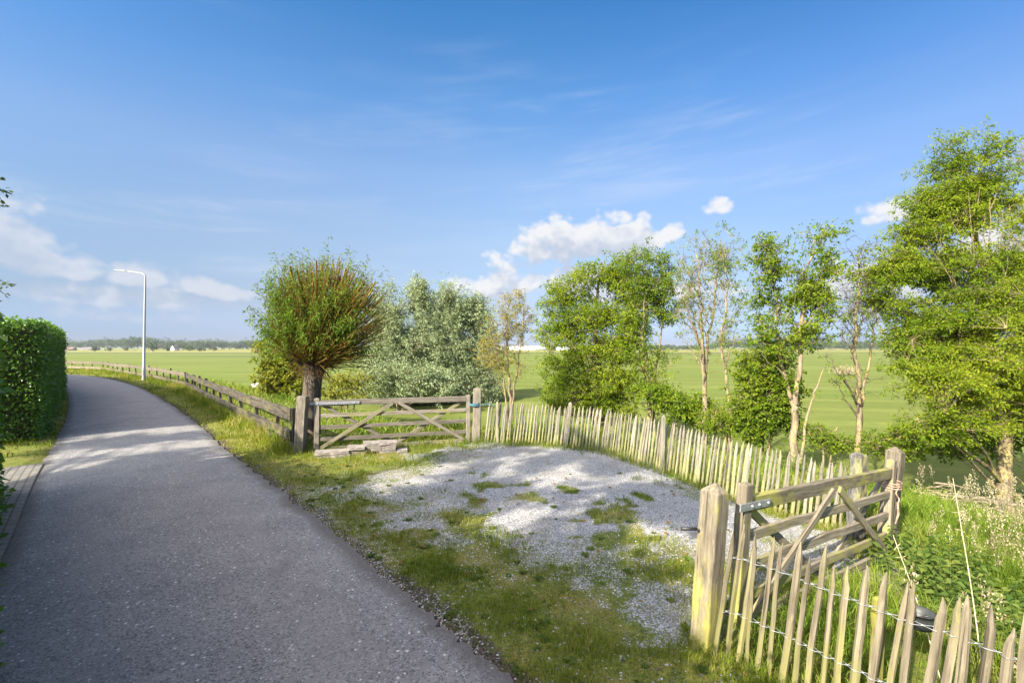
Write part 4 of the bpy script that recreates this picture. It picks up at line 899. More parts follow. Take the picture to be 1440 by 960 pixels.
# ------------------------------------------------------------------ paving slabs stacked at the far gate
ST = [(451,645,2,'first stack by the hinge post'),(475,644,2,'second stack from the hinge post'),(496,642,3,'middle stack'),(520,639,4,'tallest stack'),(542,638,4,'last stack, below the gate braces'),(563,638,1,'end of the row')]
pos_names = {1: ['alone at the'], 2: ['bottom of the', 'top of the'], 3: ['bottom of the', 'middle of the', 'top of the'], 4: ['bottom of the', 'second from below in the', 'second from above in the', 'top of the']}
r = np.random.default_rng(9); proto = None
for (px, py, k, nm_) in ST:
    c = gnd(px, py); z = Hs(c[0], c[1]+.15)+.0
    for j in range(k):
        if proto is None:
            bm = bmesh.new(); bmesh.ops.create_cube(bm, size=1, matrix=Matrix.Diagonal((.37, .36, .052, 1)))
            bmesh.ops.subdivide_edges(bm, edges=bm.edges, cuts=3, use_grid_fill=True)
            for v in bm.verts: v.co += Vector(r.normal(0, .0035, 3))
            o = bmobj('paving_slab', bm, M['slab'], None, None, False, .006); proto = o
        else: o = proto.copy(); C.objects.link(o)
        for kk in list(o.keys()): del o[kk]
        o.location = (c[0]+r.normal(0, .012), c[1]+.18+r.normal(0, .012), z+.03+j*.056); o.rotation_euler = (r.normal(0, .01), r.normal(0, .012), .26+r.normal(0, .05))
        if k == 1: o.scale = (.6, .8, 1)
        lab = (('small broken slab lying alone at the end of the row' if k == 1 else f'grey concrete slab, {pos_names[k][j]} {nm_}'))
        setp(o, lab, 'paving slab', 'paving slabs stacked at the far gate')

# ------------------------------------------------------------------ tubs, bucket, sheep, brushwood
def lathe(prof, segs=20):
    bm = bmesh.new(); rings = []
    for rad, z in prof: rings.append([bm.verts.new((rad*math.cos(t), rad*math.sin(t), z)) for t in np.linspace(0, 2*np.pi, segs, endpoint=False)])
    for a, b in zip(rings, rings[1:]):
        for k in range(segs): bm.faces.new((a[k], a[(k+1) % segs], b[(k+1) % segs], b[k]))
    bm.faces.new(rings[0][::-1]); bm.faces.new(rings[-1]); return bm
def tub(name, label, x, y, rad, h, mat, cat, z=None):
    z = z or Hs(x, y)+.005; t = thing(name, (x, y, z), label, cat)
    bmobj('body', lathe([(rad*.8, 0), (rad*.93, h*.7), (rad, h), (rad*1.06, h), (rad*1.06, h-.025), (rad*1.0, h-.028)][:4]+[(rad*.93, h), (rad*.86, h*.5), (rad*.7, .02)]), M[mat], t, None, True)
    th = np.linspace(0, np.pi, 14); mb = MB(); mb.tubes(np.stack([np.cos(th)*rad*1.02, np.sin(th)*rad*.35, h-.02-np.sin(th)*rad*.45], 1), np.full(14, .006), 5); mb.build('handle', M['iron'], t, None, True)
    return t
tub('feed_tub', 'blue plastic tub behind the mossy end of the plank fence', -5.0, 10.55, .19, .34, 'bluepl', 'tub')
tub('feed_tub', 'dark tub lying in the grass behind the plank fence', -5.75, 11.2, .22, .26, 'pot', 'tub')
tub('bucket', 'dark old bucket hung on the mossy stake behind the near paling', 2.50, 2.80, .085, .09, 'pot', 'bucket', Hs(2.50, 2.80)+.62)

def sheep(label, x, y, rz, graze, s=1.0):
    z = Hs(x, y); me = bpy.data.meshes.new('sheep')
    J = [(0,0,.62),(.28,0,.64),(.45,0,.66),(.58,0,.80 if not graze else .55),(.66,0,.90 if not graze else .34),(.80,0,.86 if not graze else .18),(-.28,0,.63),(-.42,0,.60),(-.48,0,.45),
         (.33,.11,.42),(.33,.11,.22),(.33,.12,.0),(.33,-.11,.42),(.33,-.11,.22),(.33,-.12,.0),(-.32,.12,.42),(-.38,.12,.24),(-.33,.12,0),(-.32,-.12,.42),(-.38,-.12,.24),(-.33,-.12,0)]
    E = [(0,1),(1,2),(2,3),(3,4),(4,5),(0,6),(6,7),(7,8),(1,9),(9,10),(10,11),(1,12),(12,13),(13,14),(6,15),(15,16),(16,17),(6,18),(18,19),(19,20)]
    R = [.27,.26,.20,.13,.10,.055,.27,.20,.04]+[.09,.05,.035]*4
    me.from_pydata(J, E, []); o = link('sheep', me, M['wool']); o.location = (x, y, z+.02); o.rotation_euler = (0, 0, rz); o.scale = (s, s, s)
    md = o.modifiers.new('skin', 'SKIN'); sv = me.skin_vertices[0].data
    for k, q in enumerate(R): sv[k].radius = (q, q)
    sv[0].use_root = True
    o.modifiers.new('sub', 'SUBSURF').render_levels = 2; md.use_smooth_shade = True
    setp(o, label, 'sheep', 'sheep grazing in the meadow'); return o
q = gnd(363, 552, -2.55); sheep('larger cream sheep grazing side-on by the yellow-green bush', q[0], q[1], math.radians(185), True, 1.15)
q = gnd(371, 549, -2.6); sheep('second cream sheep with raised head, just behind the larger one', q[0], q[1], math.radians(20), False, 1.0)

bw = thing('brushwood_heap', (11.3, 11.9, Hs(11.3, 11.9)), 'heap of dead pale branches lying in the grass under the biggest ash', 'brushwood'); mb = MB(); r = np.random.default_rng(4)
for k in range(70):
    c = at(1345+r.normal(0, 20), 655, 11.8+r.normal(0, .35)); c[2] = Hs(c[0], c[1])+.03+.28*abs(r.normal(0, .6)); L = .5+.8*r.random(); a = r.normal(0, .35); d = np.array([math.cos(a), math.sin(a)*.6, r.normal(-.08, .10)])
    tt_ = np.linspace(-.5, .5, 5)[:, None]; p = c+d*L*tt_+r.normal(0, .02, (5, 3)); mb.tubes(p, np.linspace(.022, .008, 5)*(.6+.8*r.random()), 5)
mb.build('branches', M['log'], bw, np.array(bw.location), True)
pf = thing('pole_rail', at(1372, 655, 11.2), 'single bleached pole rail on short stakes under the biggest ash', 'rail fence')
a0 = G(*(at(1368, 0, 11.3)[:2])); b0 = G(*(at(1462, 0, 10.4)[:2])); a0[2] += .30; b0[2] += .34
beam('rail', a0, b0, .07, .07, M['rail_pale'], pf, (0, 0, 1), .006, 0, .02)
for t in (.02, .5, .98):
    p = a0+(b0-a0)*t; g_ = Hs(p[0], p[1]); beam('post', (p[0], p[1]+.06, g_-.1), (p[0], p[1]+.06, p[2]+.08), .07, .07, M['rail_pale'], pf, (1, 0, 0), .004, .01, .008)

# two dry stalks by the bucket
for (p0, p1, lab) in ((at(1345,862,2.75), at(1256,752,3.4), 'dry pale stalk leaning over from the dark bucket'), (at(1398,880,2.5), at(1340,672,3.0), 'tall dry stalk rising behind the near paling')):
    p0 = np.array(p0); p0[2] = Hs(p0[0], p0[1]); o = MB(); q = catmull([p0, p0*.5+p1*.5+np.array([.015, 0, .03]), p1], 7)
    rt = thing('dry_stalk', p0, lab, 'plant'); o.tubes(q, np.linspace(.0042, .0018, len(q)), 5); o.build('stem', M['stalk'], rt, p0, True)
    sd = MB(); rr = np.random.default_rng(2)
    for k in range(12):
        t = .8+.2*rr.random(); c = q[int(t*(len(q)-1))]; d = rdir(rr, 1)[0]*.035; sd.tubes(np.stack([c, c+d*.5, c+d]), np.array([.0015,.002,.0008]), 3)
    sd.build('seed_head', M['stalk'], rt, p0)

# nettles and docks
def nettle(label, x, y, n, h, seed, spread=.4):
    r = np.random.default_rng(seed); z0 = Hs(x, y); root = thing('nettle_clump', (x, y, z0), label, 'plant', 'leafy weeds on the grassy slope'); sb = MB(); P, D, S = [], [], []
    for k in range(n):
        a, q = r.random()*6.28, spread*math.sqrt(r.random()); bx, by = x+math.cos(a)*q, y+math.sin(a)*q; b = np.array([bx, by, Hs(bx, by)])
        hh = h*(.6+.5*r.random()); tp = b+np.array([r.normal(0, .08), r.normal(0, .08), hh]); sb.tubes(np.stack([b, (b+tp)/2+r.normal(0, .01, 3), tp]), np.array([.005,.004,.002]), 4)
        for j in range(10):
            t = .25+.75*j/9; c = b+(tp-b)*t; aa = j*1.57+r.random()
            for s_ in (0, math.pi): P.append(c); D.append((math.cos(aa+s_), math.sin(aa+s_), .15-.35*r.random())); S.append((.13-.07*t)*(.7+.5*r.random()))
    setp(sb.build('stems', M['nettle'], root, (x, y, z0)), kind='stuff'); n_ = len(P)
    link('crown', leaves_mesh('crown', np.array(P)-np.array([x, y, z0]), np.array(D), np.array(S), .5, r.random(n_), r.random(n_), 1.3, seed, .25), M['nettle'], root)
for i, (px, Y, n, h, lab) in enumerate([(1335, 4.3, 34, .62, 'dense dark nettle clump behind the near paling'), (1400, 3.7, 20, .5, 'nettle clump behind the tall dry stalk'), (1290, 5.2, 12, .45, 'small nettle clump below the leaning latch post'),
                                        (1180, 8.6, 14, .6, 'weedy clump against the end of the curved paling'), (1120, 12.4, 14, .7, 'leafy clump at the foot of the forked tree')]):
    nettle(lab, (px-720)/F*Y, Y, n, h, 80+i, .45)

# ------------------------------------------------------------------ grass
def blades(name, X, Y, h, w, mat, seed, lean=.35, label=None, dirbias=(0, 0)):
    r = np.random.default_rng(seed); n = len(X); Z = H(X, Y)-.01
    a = r.random(n)*6.283; ld = np.stack([np.cos(a)+dirbias[0], np.sin(a)+dirbias[1]], 1)*(lean*(.3+r.random(n))*h)[:, None]
    b = r.random(n)*3.1416; s = np.stack([np.cos(b), np.sin(b), 0*b], 1)*(w/2)[:, None]
    P0 = np.stack([X, Y, Z], 1); P1 = P0+np.stack([ld[:, 0]*.35, ld[:, 1]*.35, h*.58], 1); P2 = P0+np.stack([ld[:, 0], ld[:, 1], h*(1-.35*lean)], 1)
    V = np.stack([P0-s, P0+s, P1-s*.8, P1+s*.8, P2-s*.12, P2+s*.12], 1).reshape(-1, 3); k = np.arange(n)[:, None]*6
    Fc = np.concatenate([k+np.array([[0,1,3,2]]), k+np.array([[2,3,5,4]])], 1).reshape(-1, 4)
    cl = np.clip(.5+(fbm(X*1.1, Y*1.1, 0, seed, 2)-.5)*1.7, 0, 1)
    o = link(name, npmesh(name, V, Fc, {'rnd': np.repeat(r.random(n), 6), 'clump': np.repeat(cl, 6)}), M[mat]); setp(o, kind='stuff')
    return o
def scatter(x0, x1, y0, y1, dens, seed):
    r = np.random.default_rng(seed); n = int((x1-x0)*(y1-y0)*dens); return x0+(x1-x0)*r.random(n), y0+(y1-y0)*r.random(n), r
def infront(X, Y, m=.12): return (Y > 1.2) & (np.abs(X)/np.maximum(Y, .1) < 1.125+m+.3/np.maximum(Y, .5))
# short verge grass
AX, AY, AH, AW = [], [], [], []
for (x0, x1, y0, y1, dens, hm, wd, sd) in ((-3, 3.2, 1.6, 5.5, 5600, .065, .0042, 1), (-6, 5, 5.5, 8, 3000, .07, .0055, 2), (-8.5, 4, 8, 12, 1500, .085, .007, 3), (-22, -4, 10.5, 26, 170, .11, .014, 4), (-46, -12, 22, 48, 45, .15, .03, 5), (-21, -8, 7, 22, 110, .09, .014, 6), (-26, -4.5, 9.5, 33, 420, .17, .013, 7), (-60, -24, 30, 52, 120, .22, .03, 8)):
    X, Y, r = scatter(x0, x1, y0, y1, dens, 200+sd); k = infront(X, Y) & inside(X, Y, DIKE); X, Y = X[k], Y[k]
    gmk, sd_, e, s = gravel_mask(X, Y); tuft = fbm(X*2.6, Y*2.6, 0, 21, 3); dry = fbm(X*.8, Y*.8, 0, 22, 2)
    prob = np.clip((1-gmk*1.08)*sst(.34, .60, tuft+.12*sst(.4, 2.2, np.minimum(sd_, 3)) )*1.15, 0, 1)*(e > .03)
    prob = np.where((s < 0) & (Y < 9.3), 0, prob)
    dfen, _ = dist_poly(X, Y, FENCE)
    prob = np.maximum(prob, np.where((dfen < .28) & (e > .5), .75, 0))
    if sd >= 7: prob = sst(.75, .2, dfen)*.8*(e > .4)
    k = r.random(len(X)) < prob; X, Y, tuft = X[k], Y[k], tuft[k]; dfen = dfen[k]; e = e[k]
    lush = sst(.5, .75, tuft)*.9+sst(.45, .05, dfen)*1.6+(Y > 9)*.5*sst(.2, .8, e)*(X < -2)
    AX.append(X); AY.append(Y); AH.append(hm*(.4+.9*r.random(len(X)))*(.6+lush)); AW.append(np.full(len(X), wd)*(.7+.6*r.random(len(X))))
blades('verge_grass', np.concatenate(AX), np.concatenate(AY), np.concatenate(AH), np.concatenate(AW), 'grass', 301, .7)
# long grass of the bank beyond fences and gate
AX, AY, AH, AW = [], [], [], []
for (x0, x1, y0, y1, dens, hm, wd, sd) in ((1.6, 6.5, 1.3, 5.5, 1500, .36, .0065, 1), (6.5, 12, 1.3, 5.5, 420, .36, .010, 8), (2.5, 10, 5.5, 8.5, 620, .40, .009, 2), (0, 18, 8.5, 14, 190, .42, .015, 3), (-6, 24, 12, 22, 55, .45, .03, 4), (-30, 6, 11, 34, 26, .40, .035, 5), (-1.2, 6, 6, 13, 520, .34, .010, 6), (-5, 0, 10, 14, 300, .30, .012, 7)):
    X, Y, r = scatter(x0, x1, y0, y1, dens, 220+sd); k = infront(X, Y, .6) & ~inside(X, Y, DIKE); X, Y = X[k], Y[k]
    d, _ = dist_poly(X, Y, FENCE); tuft = fbm(X*1.3, Y*1.3, 0, 24, 3)
    lim = np.where(X > 3, 11, 7.5); prob = sst(.25, .55, tuft)*.8*sst(lim, lim-4, d)+.2*sst(lim, lim-4, d)
    if sd in (6, 7): prob = prob*sst(2.2, .8, d)
    k = (r.random(len(X)) < prob) & (d > .04); X, Y, tuft, d = X[k], Y[k], tuft[k], d[k]
    hh = hm*(.35+.8*r.random(len(X)))*(.5+.9*sst(.35, .7, tuft))
    hh *= np.where((d < .9) & (X < 3.6) & (Y < 5.2), .5+.4*d, 1)
    hh *= np.where((X > 5) & (Y > 7) & (Y < 11), .6, 1)
    AX.append(X); AY.append(Y); AH.append(hh); AW.append(np.full(len(X), wd)*(.7+.6*r.random(len(X))))
blades('long_grass', np.concatenate(AX), np.concatenate(AY), np.concatenate(AH), np.concatenate(AW), 'grass_dry', 302, .75)
# flowering grasses: stalk and loose panicle
def panicles():
    r = np.random.default_rng(88); X, Y, _ = scatter(2.4, 9, 1.8, 8.5, 52, 240); k = infront(X, Y) & ~inside(X, Y, DIKE); X, Y = X[k], Y[k]
    d, _ = dist_poly(X, Y, FENCE); pr = sst(.25, 1.1, d)*sst(.40, .6, fbm(X*.8, Y*.8, 0, 26, 2)+.18*sst(4, 6.5, X))*sst(7.2, 5.6, Y); k = r.random(len(X)) < pr; X, Y = X[k], Y[k]; n = len(X)
    Z = H(X, Y); h = .55+.42*r.random(n); b = np.stack([X, Y, Z], 1); a = r.random(n)*6.28; t = b+np.stack([np.cos(a)*.16*h+.05, np.sin(a)*.16*h, h], 1); mid = (b+t)/2+np.stack([-np.cos(a)*.03, -np.sin(a)*.03, 0*a], 1)
    SP = bez(b, mid, t, 5); sb = MB(); sb.tubes(SP, np.full((n, 5), .0016), 3)
    V = np.vstack(sb.V); rn = r.random(n)
    o = link('grass_stalks', npmesh('grass_stalks', V, np.vstack(sb.F), {'rnd': np.repeat(rn, 15), 'clump': np.repeat(rn, 15)}), M['grass_dry']); setp(o, kind='stuff')
    m_ = 34; tt_ = r.random((n, m_))*.17; ax = (t-mid); ax /= np.linalg.norm(ax, axis=1)[:, None]
    P = t[:, None]-ax[:, None]*tt_[..., None]+r.normal(0, 1, (n, m_, 3))*(.008+.10*tt_[..., None])*.75
    D = np.broadcast_to(ax[:, None], P.shape)+r.normal(0, .4, P.shape)
    o = link('grass_seed_heads', leaves_mesh('grass_seed_heads', P.reshape(-1, 3), D.reshape(-1, 3), .012+.014*r.random(n*m_), .5, r.random(n*m_), np.repeat(rn, m_), 0, 5), M['seed']); setp(o, kind='stuff')
panicles()
# low broad-leaved weeds on verge and gravel
def weeds():
    X, Y, r = scatter(-5, 3, 2.2, 9, 16, 250); k = infront(X, Y) & inside(X, Y, DIKE); X, Y = X[k], Y[k]; gmk, sd_, e, s = gravel_mask(X, Y)
    k = (e > .06) & (s > 0) & (r.random(len(X)) < np.where(e < .9, .9, .35*(1-gmk)+.05)); X, Y = X[k], Y[k]; n = len(X); Z = H(X, Y); m_ = 9
    a = (np.arange(m_)[None]*2.4+r.random((n, 1))*6); el = .25+.5*r.random((n, m_)); D = np.stack([np.cos(a)*np.cos(el), np.sin(a)*np.cos(el), np.sin(el)], -1)
    P = np.repeat(np.stack([X, Y, Z], 1)[:, None], m_, 1); sz = np.repeat(.03+.05*r.random(n), m_)*(.7+.5*r.random(n*m_))
    o = link('verge_weeds', leaves_mesh('verge_weeds', P.reshape(-1, 3), D.reshape(-1, 3), sz, .42, r.random(n*m_), np.repeat(r.random(n), m_), 1.5, 6, .3), M['nettle']); setp(o, kind='stuff')
weeds()
# loose stones
def stones():
    V0 = np.array([[0,0,.55],[.9,.1,0],[.2,.85,.05],[-.8,.35,0],[-.6,-.7,.05],[.4,-.8,0]]); T0 = [[0,1,2,2],[0,2,3,3],[0,3,4,4],[0,4,5,5],[0,5,1,1]]
    tri = np.array([[0,1,2],[0,2,3],[0,3,4],[0,4,5],[0,5,1]])
    X, Y, r = scatter(-5, 3.6, 2.0, 9.0, 1500, 260); k = infront(X, Y) & inside(X, Y, DIKE); X, Y = X[k], Y[k]; gmk, sd_, e, s = gravel_mask(X, Y)
    pr = np.clip(gmk*.85+.16, 0, 1)*(e > -.02)*(s > 0)*np.where(Y > 6.5, .45, 1); k = r.random(len(X)) < pr; X, Y = X[k], Y[k]; n = len(X); Z = H(X, Y)
    sz = .005+.009*r.random(n)**2; a = r.random(n)*6.28; ca, sa = np.cos(a), np.sin(a)
    v = V0[None]*(1+r.normal(0, .18, (n, 6, 3)))*sz[:, None, None]
    V = np.stack([v[..., 0]*ca[:, None]-v[..., 1]*sa[:, None]+X[:, None], v[..., 0]*sa[:, None]+v[..., 1]*ca[:, None]+Y[:, None], v[..., 2]*1.2+Z[:, None]+.001], -1)
    Fc = (np.arange(n)[:, None, None]*6+tri[None]).reshape(-1, 3)
    m, nt = newmat('gravel_stone'); col = nt.ramp(nt.attr('rnd'), [(0, (.11,.11,.115)), (.4, (.24,.24,.243)), (.8, (.38,.377,.37)), (1, (.52,.51,.48))]); finish(nt, col, .8, .3)
    o = link('loose_gravel', npmesh('loose_gravel', V.reshape(-1, 3), Fc, {'rnd': np.repeat(r.random(n), 6)}), m); setp(o, kind='stuff')
stones()
# fallen leaves and a few dry twigs
def litter():
    X, Y, r = scatter(-6, 3, 2.2, 9.5, 2.2, 270); k = infront(X, Y) & inside(X, Y, DIKE); X, Y = X[k], Y[k]; e = gravel_mask(X, Y)[2]; X, Y = X[e > .1], Y[e > .1]; n = len(X); Z = H(X, Y)+.03
    D = np.stack([np.cos(r.random(n)*6.28), np.sin(r.random(n)*6.28), 0*X+.1], 1)
    o = link('fallen_leaves', leaves_mesh('fallen_leaves', np.stack([X, Y, Z], 1), D, .04+.04*r.random(n), .6, .5*r.random(n), r.random(n)*.5, 3, 7, .1), M['shoot']); setp(o, kind='stuff')
litter()

# ------------------------------------------------------------------ the far side of the meadow
FZ = -2.65
def clumpy(name, items, seed, q=1.0, kind='stuff', mat='far_leaf'):
    "items: (x, y, w, h) crowns; every crown is a cloud of leaf-clump faces"
    r = np.random.default_rng(seed); P, S, CL = [], [], []
    for (x, y, w, h) in items:
        nb = 5+int(w/2.5); n = int((90+26*w)*q)
        bc = np.stack([x+r.normal(0, w*.27, nb), y+r.normal(0, w*.2, nb), FZ+h*(.30+.42*r.random(nb))], 1); br = np.minimum(h*.30, w*.33)*(.55+.6*r.random(nb))
        j = r.integers(0, nb, n); d = rdir(r, n); p = bc[j]+d*br[j][:, None]*(.72+.36*r.random((n, 1))); p[:, 2] = np.maximum(p[:, 2], FZ+.1)
        P.append(p); S.append(np.full(n, .6+.05*w)*(.7+.7*r.random(n))); CL.append(np.full(n, r.random()))
    P = np.vstack(P); S = np.concatenate(S); CL = np.concatenate(CL); n = len(P)
    return leaves_mesh(name, P, rdir(r, n), S, .8, r.random(n), CL, .3, seed)
r = np.random.default_rng(77); it = []
for px in np.arange(60, 1460, 3.0):
    mid = 380 < px < 1000
    Y = 820+160*r.random()+90*math.sin(px*.02); x = (px-720)/F*Y
    hpx = (9.5+9.5*fbm(px*.035, 1.5, 0, 6, 3)) if not mid else 3.5+5*fbm(px*.03, 9, 0, 6, 3)
    if 150 < px < 225: hpx += 3.5
    if 700 < px < 765: hpx = 2
    it.append((x, Y, 10+12*r.random(), (hpx+4.9*F/Y-3.2)*Y/F*(.8+.3*r.random())))
setp(link('treeline', clumpy('treeline', it, 5, 1.0), M['far_leaf']), kind='stuff')
# single trees and bushes on the far dike, each a thing of its own
FT = [(134,492,8.5,480,'small round bush left of the street lamp on the far meadow edge','bush'),(155,491,6,480,'low spreading bush on the far meadow edge under the tall wood','bush'),(177,491,6,480,'second low bush on the far meadow edge, nearer the lamp','bush'),(216,491,13,490,'bright round tree just right of the lamp pole on the far meadow edge','tree'),(236,491,7,500,'low bush left of the white gable on the far meadow edge','bush'),(266,491,9,480,'small tree right of the white gable on the far meadow edge','tree'),(283,492,7,470,'low bush on the far meadow edge right of the small tree','bush'),(366,492,18,300,'broad tree beside the pollard crown on the far meadow edge','tree'),(302,491,6,480,'lone tiny bush on the far meadow edge','bush')]
for i, (px, py, hp, Y, lab, cat) in enumerate(FT):
    x = (px-720)/F*Y; h = hp*Y/F*1.25; w = h*.75; t = thing('far_tree' if cat == 'tree' else 'far_bush', (x, Y, FZ), lab, cat, 'single trees on the far meadow edge')
    mb = MB(); mb.tubes(np.array([[0,0,-.1],[.1,0,h*.3],[0,.1,h*.6]]), np.array([.3,.22,.1])*h/10, 6); mb.build('trunk', M['bark'], t)
    rr = np.random.default_rng(300+i); n = 520; nb = 7; bc = np.stack([rr.normal(0, w*.24, nb), rr.normal(0, w*.24, nb), h*(.30+.42*rr.random(nb))], 1); br = w*.30*(.7+.5*rr.random(nb)); j = rr.integers(0, nb, n)
    P = bc[j]+rdir(rr, n)*br[j][:, None]*(.6+.45*rr.random((n, 1))); P[:, 2] = np.maximum(P[:, 2], .1)
    link('crown', leaves_mesh('crown', P, rdir(rr, n), (.08+.05*rr.random(n))*h, .7, rr.random(n), rr.random(n)*.6+.2, .3, i), M['far_leaf'], t)
# farmhouses and greenhouses far off
def house(label, px, Y, w, d, hw, hr, rz, wall, roof, name='farmhouse'):
    x = (px-720)/F*Y; t = thing(name, (x, Y, FZ), label, 'house'); t.rotation_euler = (0, 0, rz)
    mb = MB(); mb.box((0, 0, hw/2), (w, d, hw)); mb.build('wall', M[wall], t)
    for s in (-1, 1):
        bm = bmesh.new(); vs = [bm.verts.new(v) for v in ((s*w/2, -d/2, hw), (s*w/2, d/2, hw), (s*w/2, 0, hw+hr))]; bm.faces.new(vs); vs2 = [bm.verts.new((v.co.x-s*.25, v.co.y, v.co.z)) for v in vs]; bm.faces.new(vs2[::-1])
        for k in range(3): bm.faces.new((vs[k], vs2[k], vs2[(k+1) % 3], vs[(k+1) % 3]))
        bmesh.ops.recalc_face_normals(bm, faces=bm.faces); bmobj('gable', bm, M[wall], t)
    bm = bmesh.new(); e = .5
    for s in (-1, 1):
        a = [(-w/2-.1, s*(d/2+e), hw-e*hr/(d/2)+.06), (w/2+.1, s*(d/2+e), hw-e*hr/(d/2)+.06), (w/2+.1, 0, hw+hr+.06), (-w/2-.1, 0, hw+hr+.06)]
        v0 = [bm.verts.new(p) for p in a]; v1 = [bm.verts.new((p[0], p[1], p[2]+.25)) for p in a]; bm.faces.new(v0); bm.faces.new(v1[::-1])
        for k in range(4): bm.faces.new((v0[k], v0[(k+1) % 4], v1[(k+1) % 4], v1[k]))
    bmesh.ops.recalc_face_normals(bm, faces=bm.faces); rf = bmobj('roof', bm, M[roof], t)
    mb = MB(); mb.box((w*.25, 0, hw+hr+.5), (.8, .8, 1.8)); mb.build('chimney', M[roof], rf)
    for k in (-1, 1):
        for s in (-1, 1):
            mb = MB(); mb.box((s*w/2+s*.03, k*d*.2, hw*.55), (.08, 1.1, 1.5)); mb.build('window', M['dark_pane'], t)
            mb = MB(); mb.box((k*w*.25, s*d/2+s*.03, hw*.55), (1.1, .08, 1.5)); mb.build('window', M['dark_pane'], t)
house('white gabled farmhouse among the far trees right of the lamp', 246, 640, 7, 6.5, 3.2, 4.2, math.radians(70), 'white_wall', 'roof_tile')
house('low brown-roofed barn in the far treeline by the hedge top', 97, 700, 16, 8, 2.2, 2.6, math.radians(10), 'roof_tile', 'roof_red', 'barn')
house('long pale-roofed shed among far trees left of the small bush', 127, 760, 24, 10, 2.4, 2.2, math.radians(5), 'slab', 'roof_tile', 'barn')
def greenhouse(label, px, Y, spans, sw, d, h):
    x = (px-720)/F*Y; t = thing('greenhouse', (x, Y, FZ), label, 'greenhouse')
    mb = MB(); mb.box((0, 0, h/2), (spans*sw, d, h)); mb.build('wall', M['green_glass'], t)
    bm = bmesh.new()
    for k in range(spans):
        x0 = (-spans/2+k)*sw; a = [(x0, h), (x0+sw/2, h+1.1), (x0+sw, h)]
        for s in (-1, 1): pass
        v = [[bm.verts.new((q[0], y_, q[1]+.02)) for q in a] for y_ in (-d/2-.05, d/2+.05)]
        bm.faces.new(v[0]); bm.faces.new(v[1][::-1]); bm.faces.new((v[0][0], v[1][0], v[1][1], v[0][1])); bm.faces.new((v[0][1], v[1][1], v[1][2], v[0][2])); bm.faces.new((v[0][0], v[0][2], v[1][2], v[1][0]))
    bmesh.ops.recalc_face_normals(bm, faces=bm.faces); bmobj('roof', bm, M['white_wall'], t)
greenhouse('long white greenhouse on the horizon behind the yellowish young tree', 742, 700, 8, 7, 40, 5.5)
greenhouse('shorter white greenhouse on the horizon beside the silver willows', 690, 720, 5, 7, 30, 4.5)
greenhouse('low white greenhouse on the horizon glimpsed through the domed ash', 800, 760, 6, 7, 30, 4)
# straw-pale reed bed glimpsed through the trees on the right
rt = thing('reed_clump', (at(1187, 0, 80)[0], 80, Hs(at(1187,0,80)[0], 80)), 'straw-coloured reed clump in the meadow between the forked tree and the dark slender tree', 'reeds'); rr = np.random.default_rng(6); n = 420
P = np.stack([rr.normal(0, .8, n), rr.normal(0, .8, n), .5*rr.random(n)], 1); link('leaves', leaves_mesh('leaves', P, rr.normal(0, .22, (n, 3))+np.array([0, 0, 1]), .8+.9*rr.random(n)**2, .06, rr.random(n), rr.random(n), 0, 8), M['reed'], rt)
# wire-and-post meadow fence under the slope
# ------------------------------------------------------------------ air
hz = MB(); hz.box((0, 1500, 6.0), (9000, 4600, 20.0)); m, nt = newmat('air'); pvn = nt.n('ShaderNodeVolumePrincipled', {'Color': (.80,.87,.97,1), 'Density': .00013, 'Anisotropy': .2}); nt.n('ShaderNodeOutputMaterial', {1: pvn.outputs[0]})
setp(hz.build('haze', m), kind='stuff')
# ------------------------------------------------------------------ sky
w = bpy.data.worlds.new('World'); scene.world = w; w.use_nodes = True; nt = NT(w.node_tree)
sky = nt.n('ShaderNodeTexSky', None, sky_type='NISHITA', sun_disc=False, sun_elevation=SUN_EL, sun_rotation=SUN_AZ, altitude=0, air_density=1.0, dust_density=.6, ozone_density=2.2)
gen = nt.n('ShaderNodeTexCoord').outputs['Generated']
sp = nt.n('ShaderNodeSeparateXYZ', {0: gen})
az = nt.m('ARCTAN2', sp.outputs[0], sp.outputs[1]); el = nt.m('ARCSINE', sp.outputs[2])
def ang(px, py):
    a = math.atan((px-720)/F); return a, math.atan((HY-py)/F*math.cos(a))
CL = [(775,340,54,34,1.0),(838,334,56,34,1.0),(890,336,42,28,.85),(936,330,30,14,.55),(800,366,90,20,.5),(700,404,75,18,.8),(760,396,55,18,.75),(1012,288,30,12,.45),(855,346,90,26,.8),
      (10,318,75,34,.75),(25,355,105,24,.8),(90,374,66,20,.75),(195,386,52,20,1.0),(310,406,56,18,.95),(180,420,130,16,.55),(90,412,60,14,.6),(130,442,120,10,.45),(255,414,50,14,.6),
      (1240,420,70,60,.85),(1180,400,40,34,.6),(1250,298,40,18,.42),(1400,345,70,44,.7),(870,405,110,24,.45)]
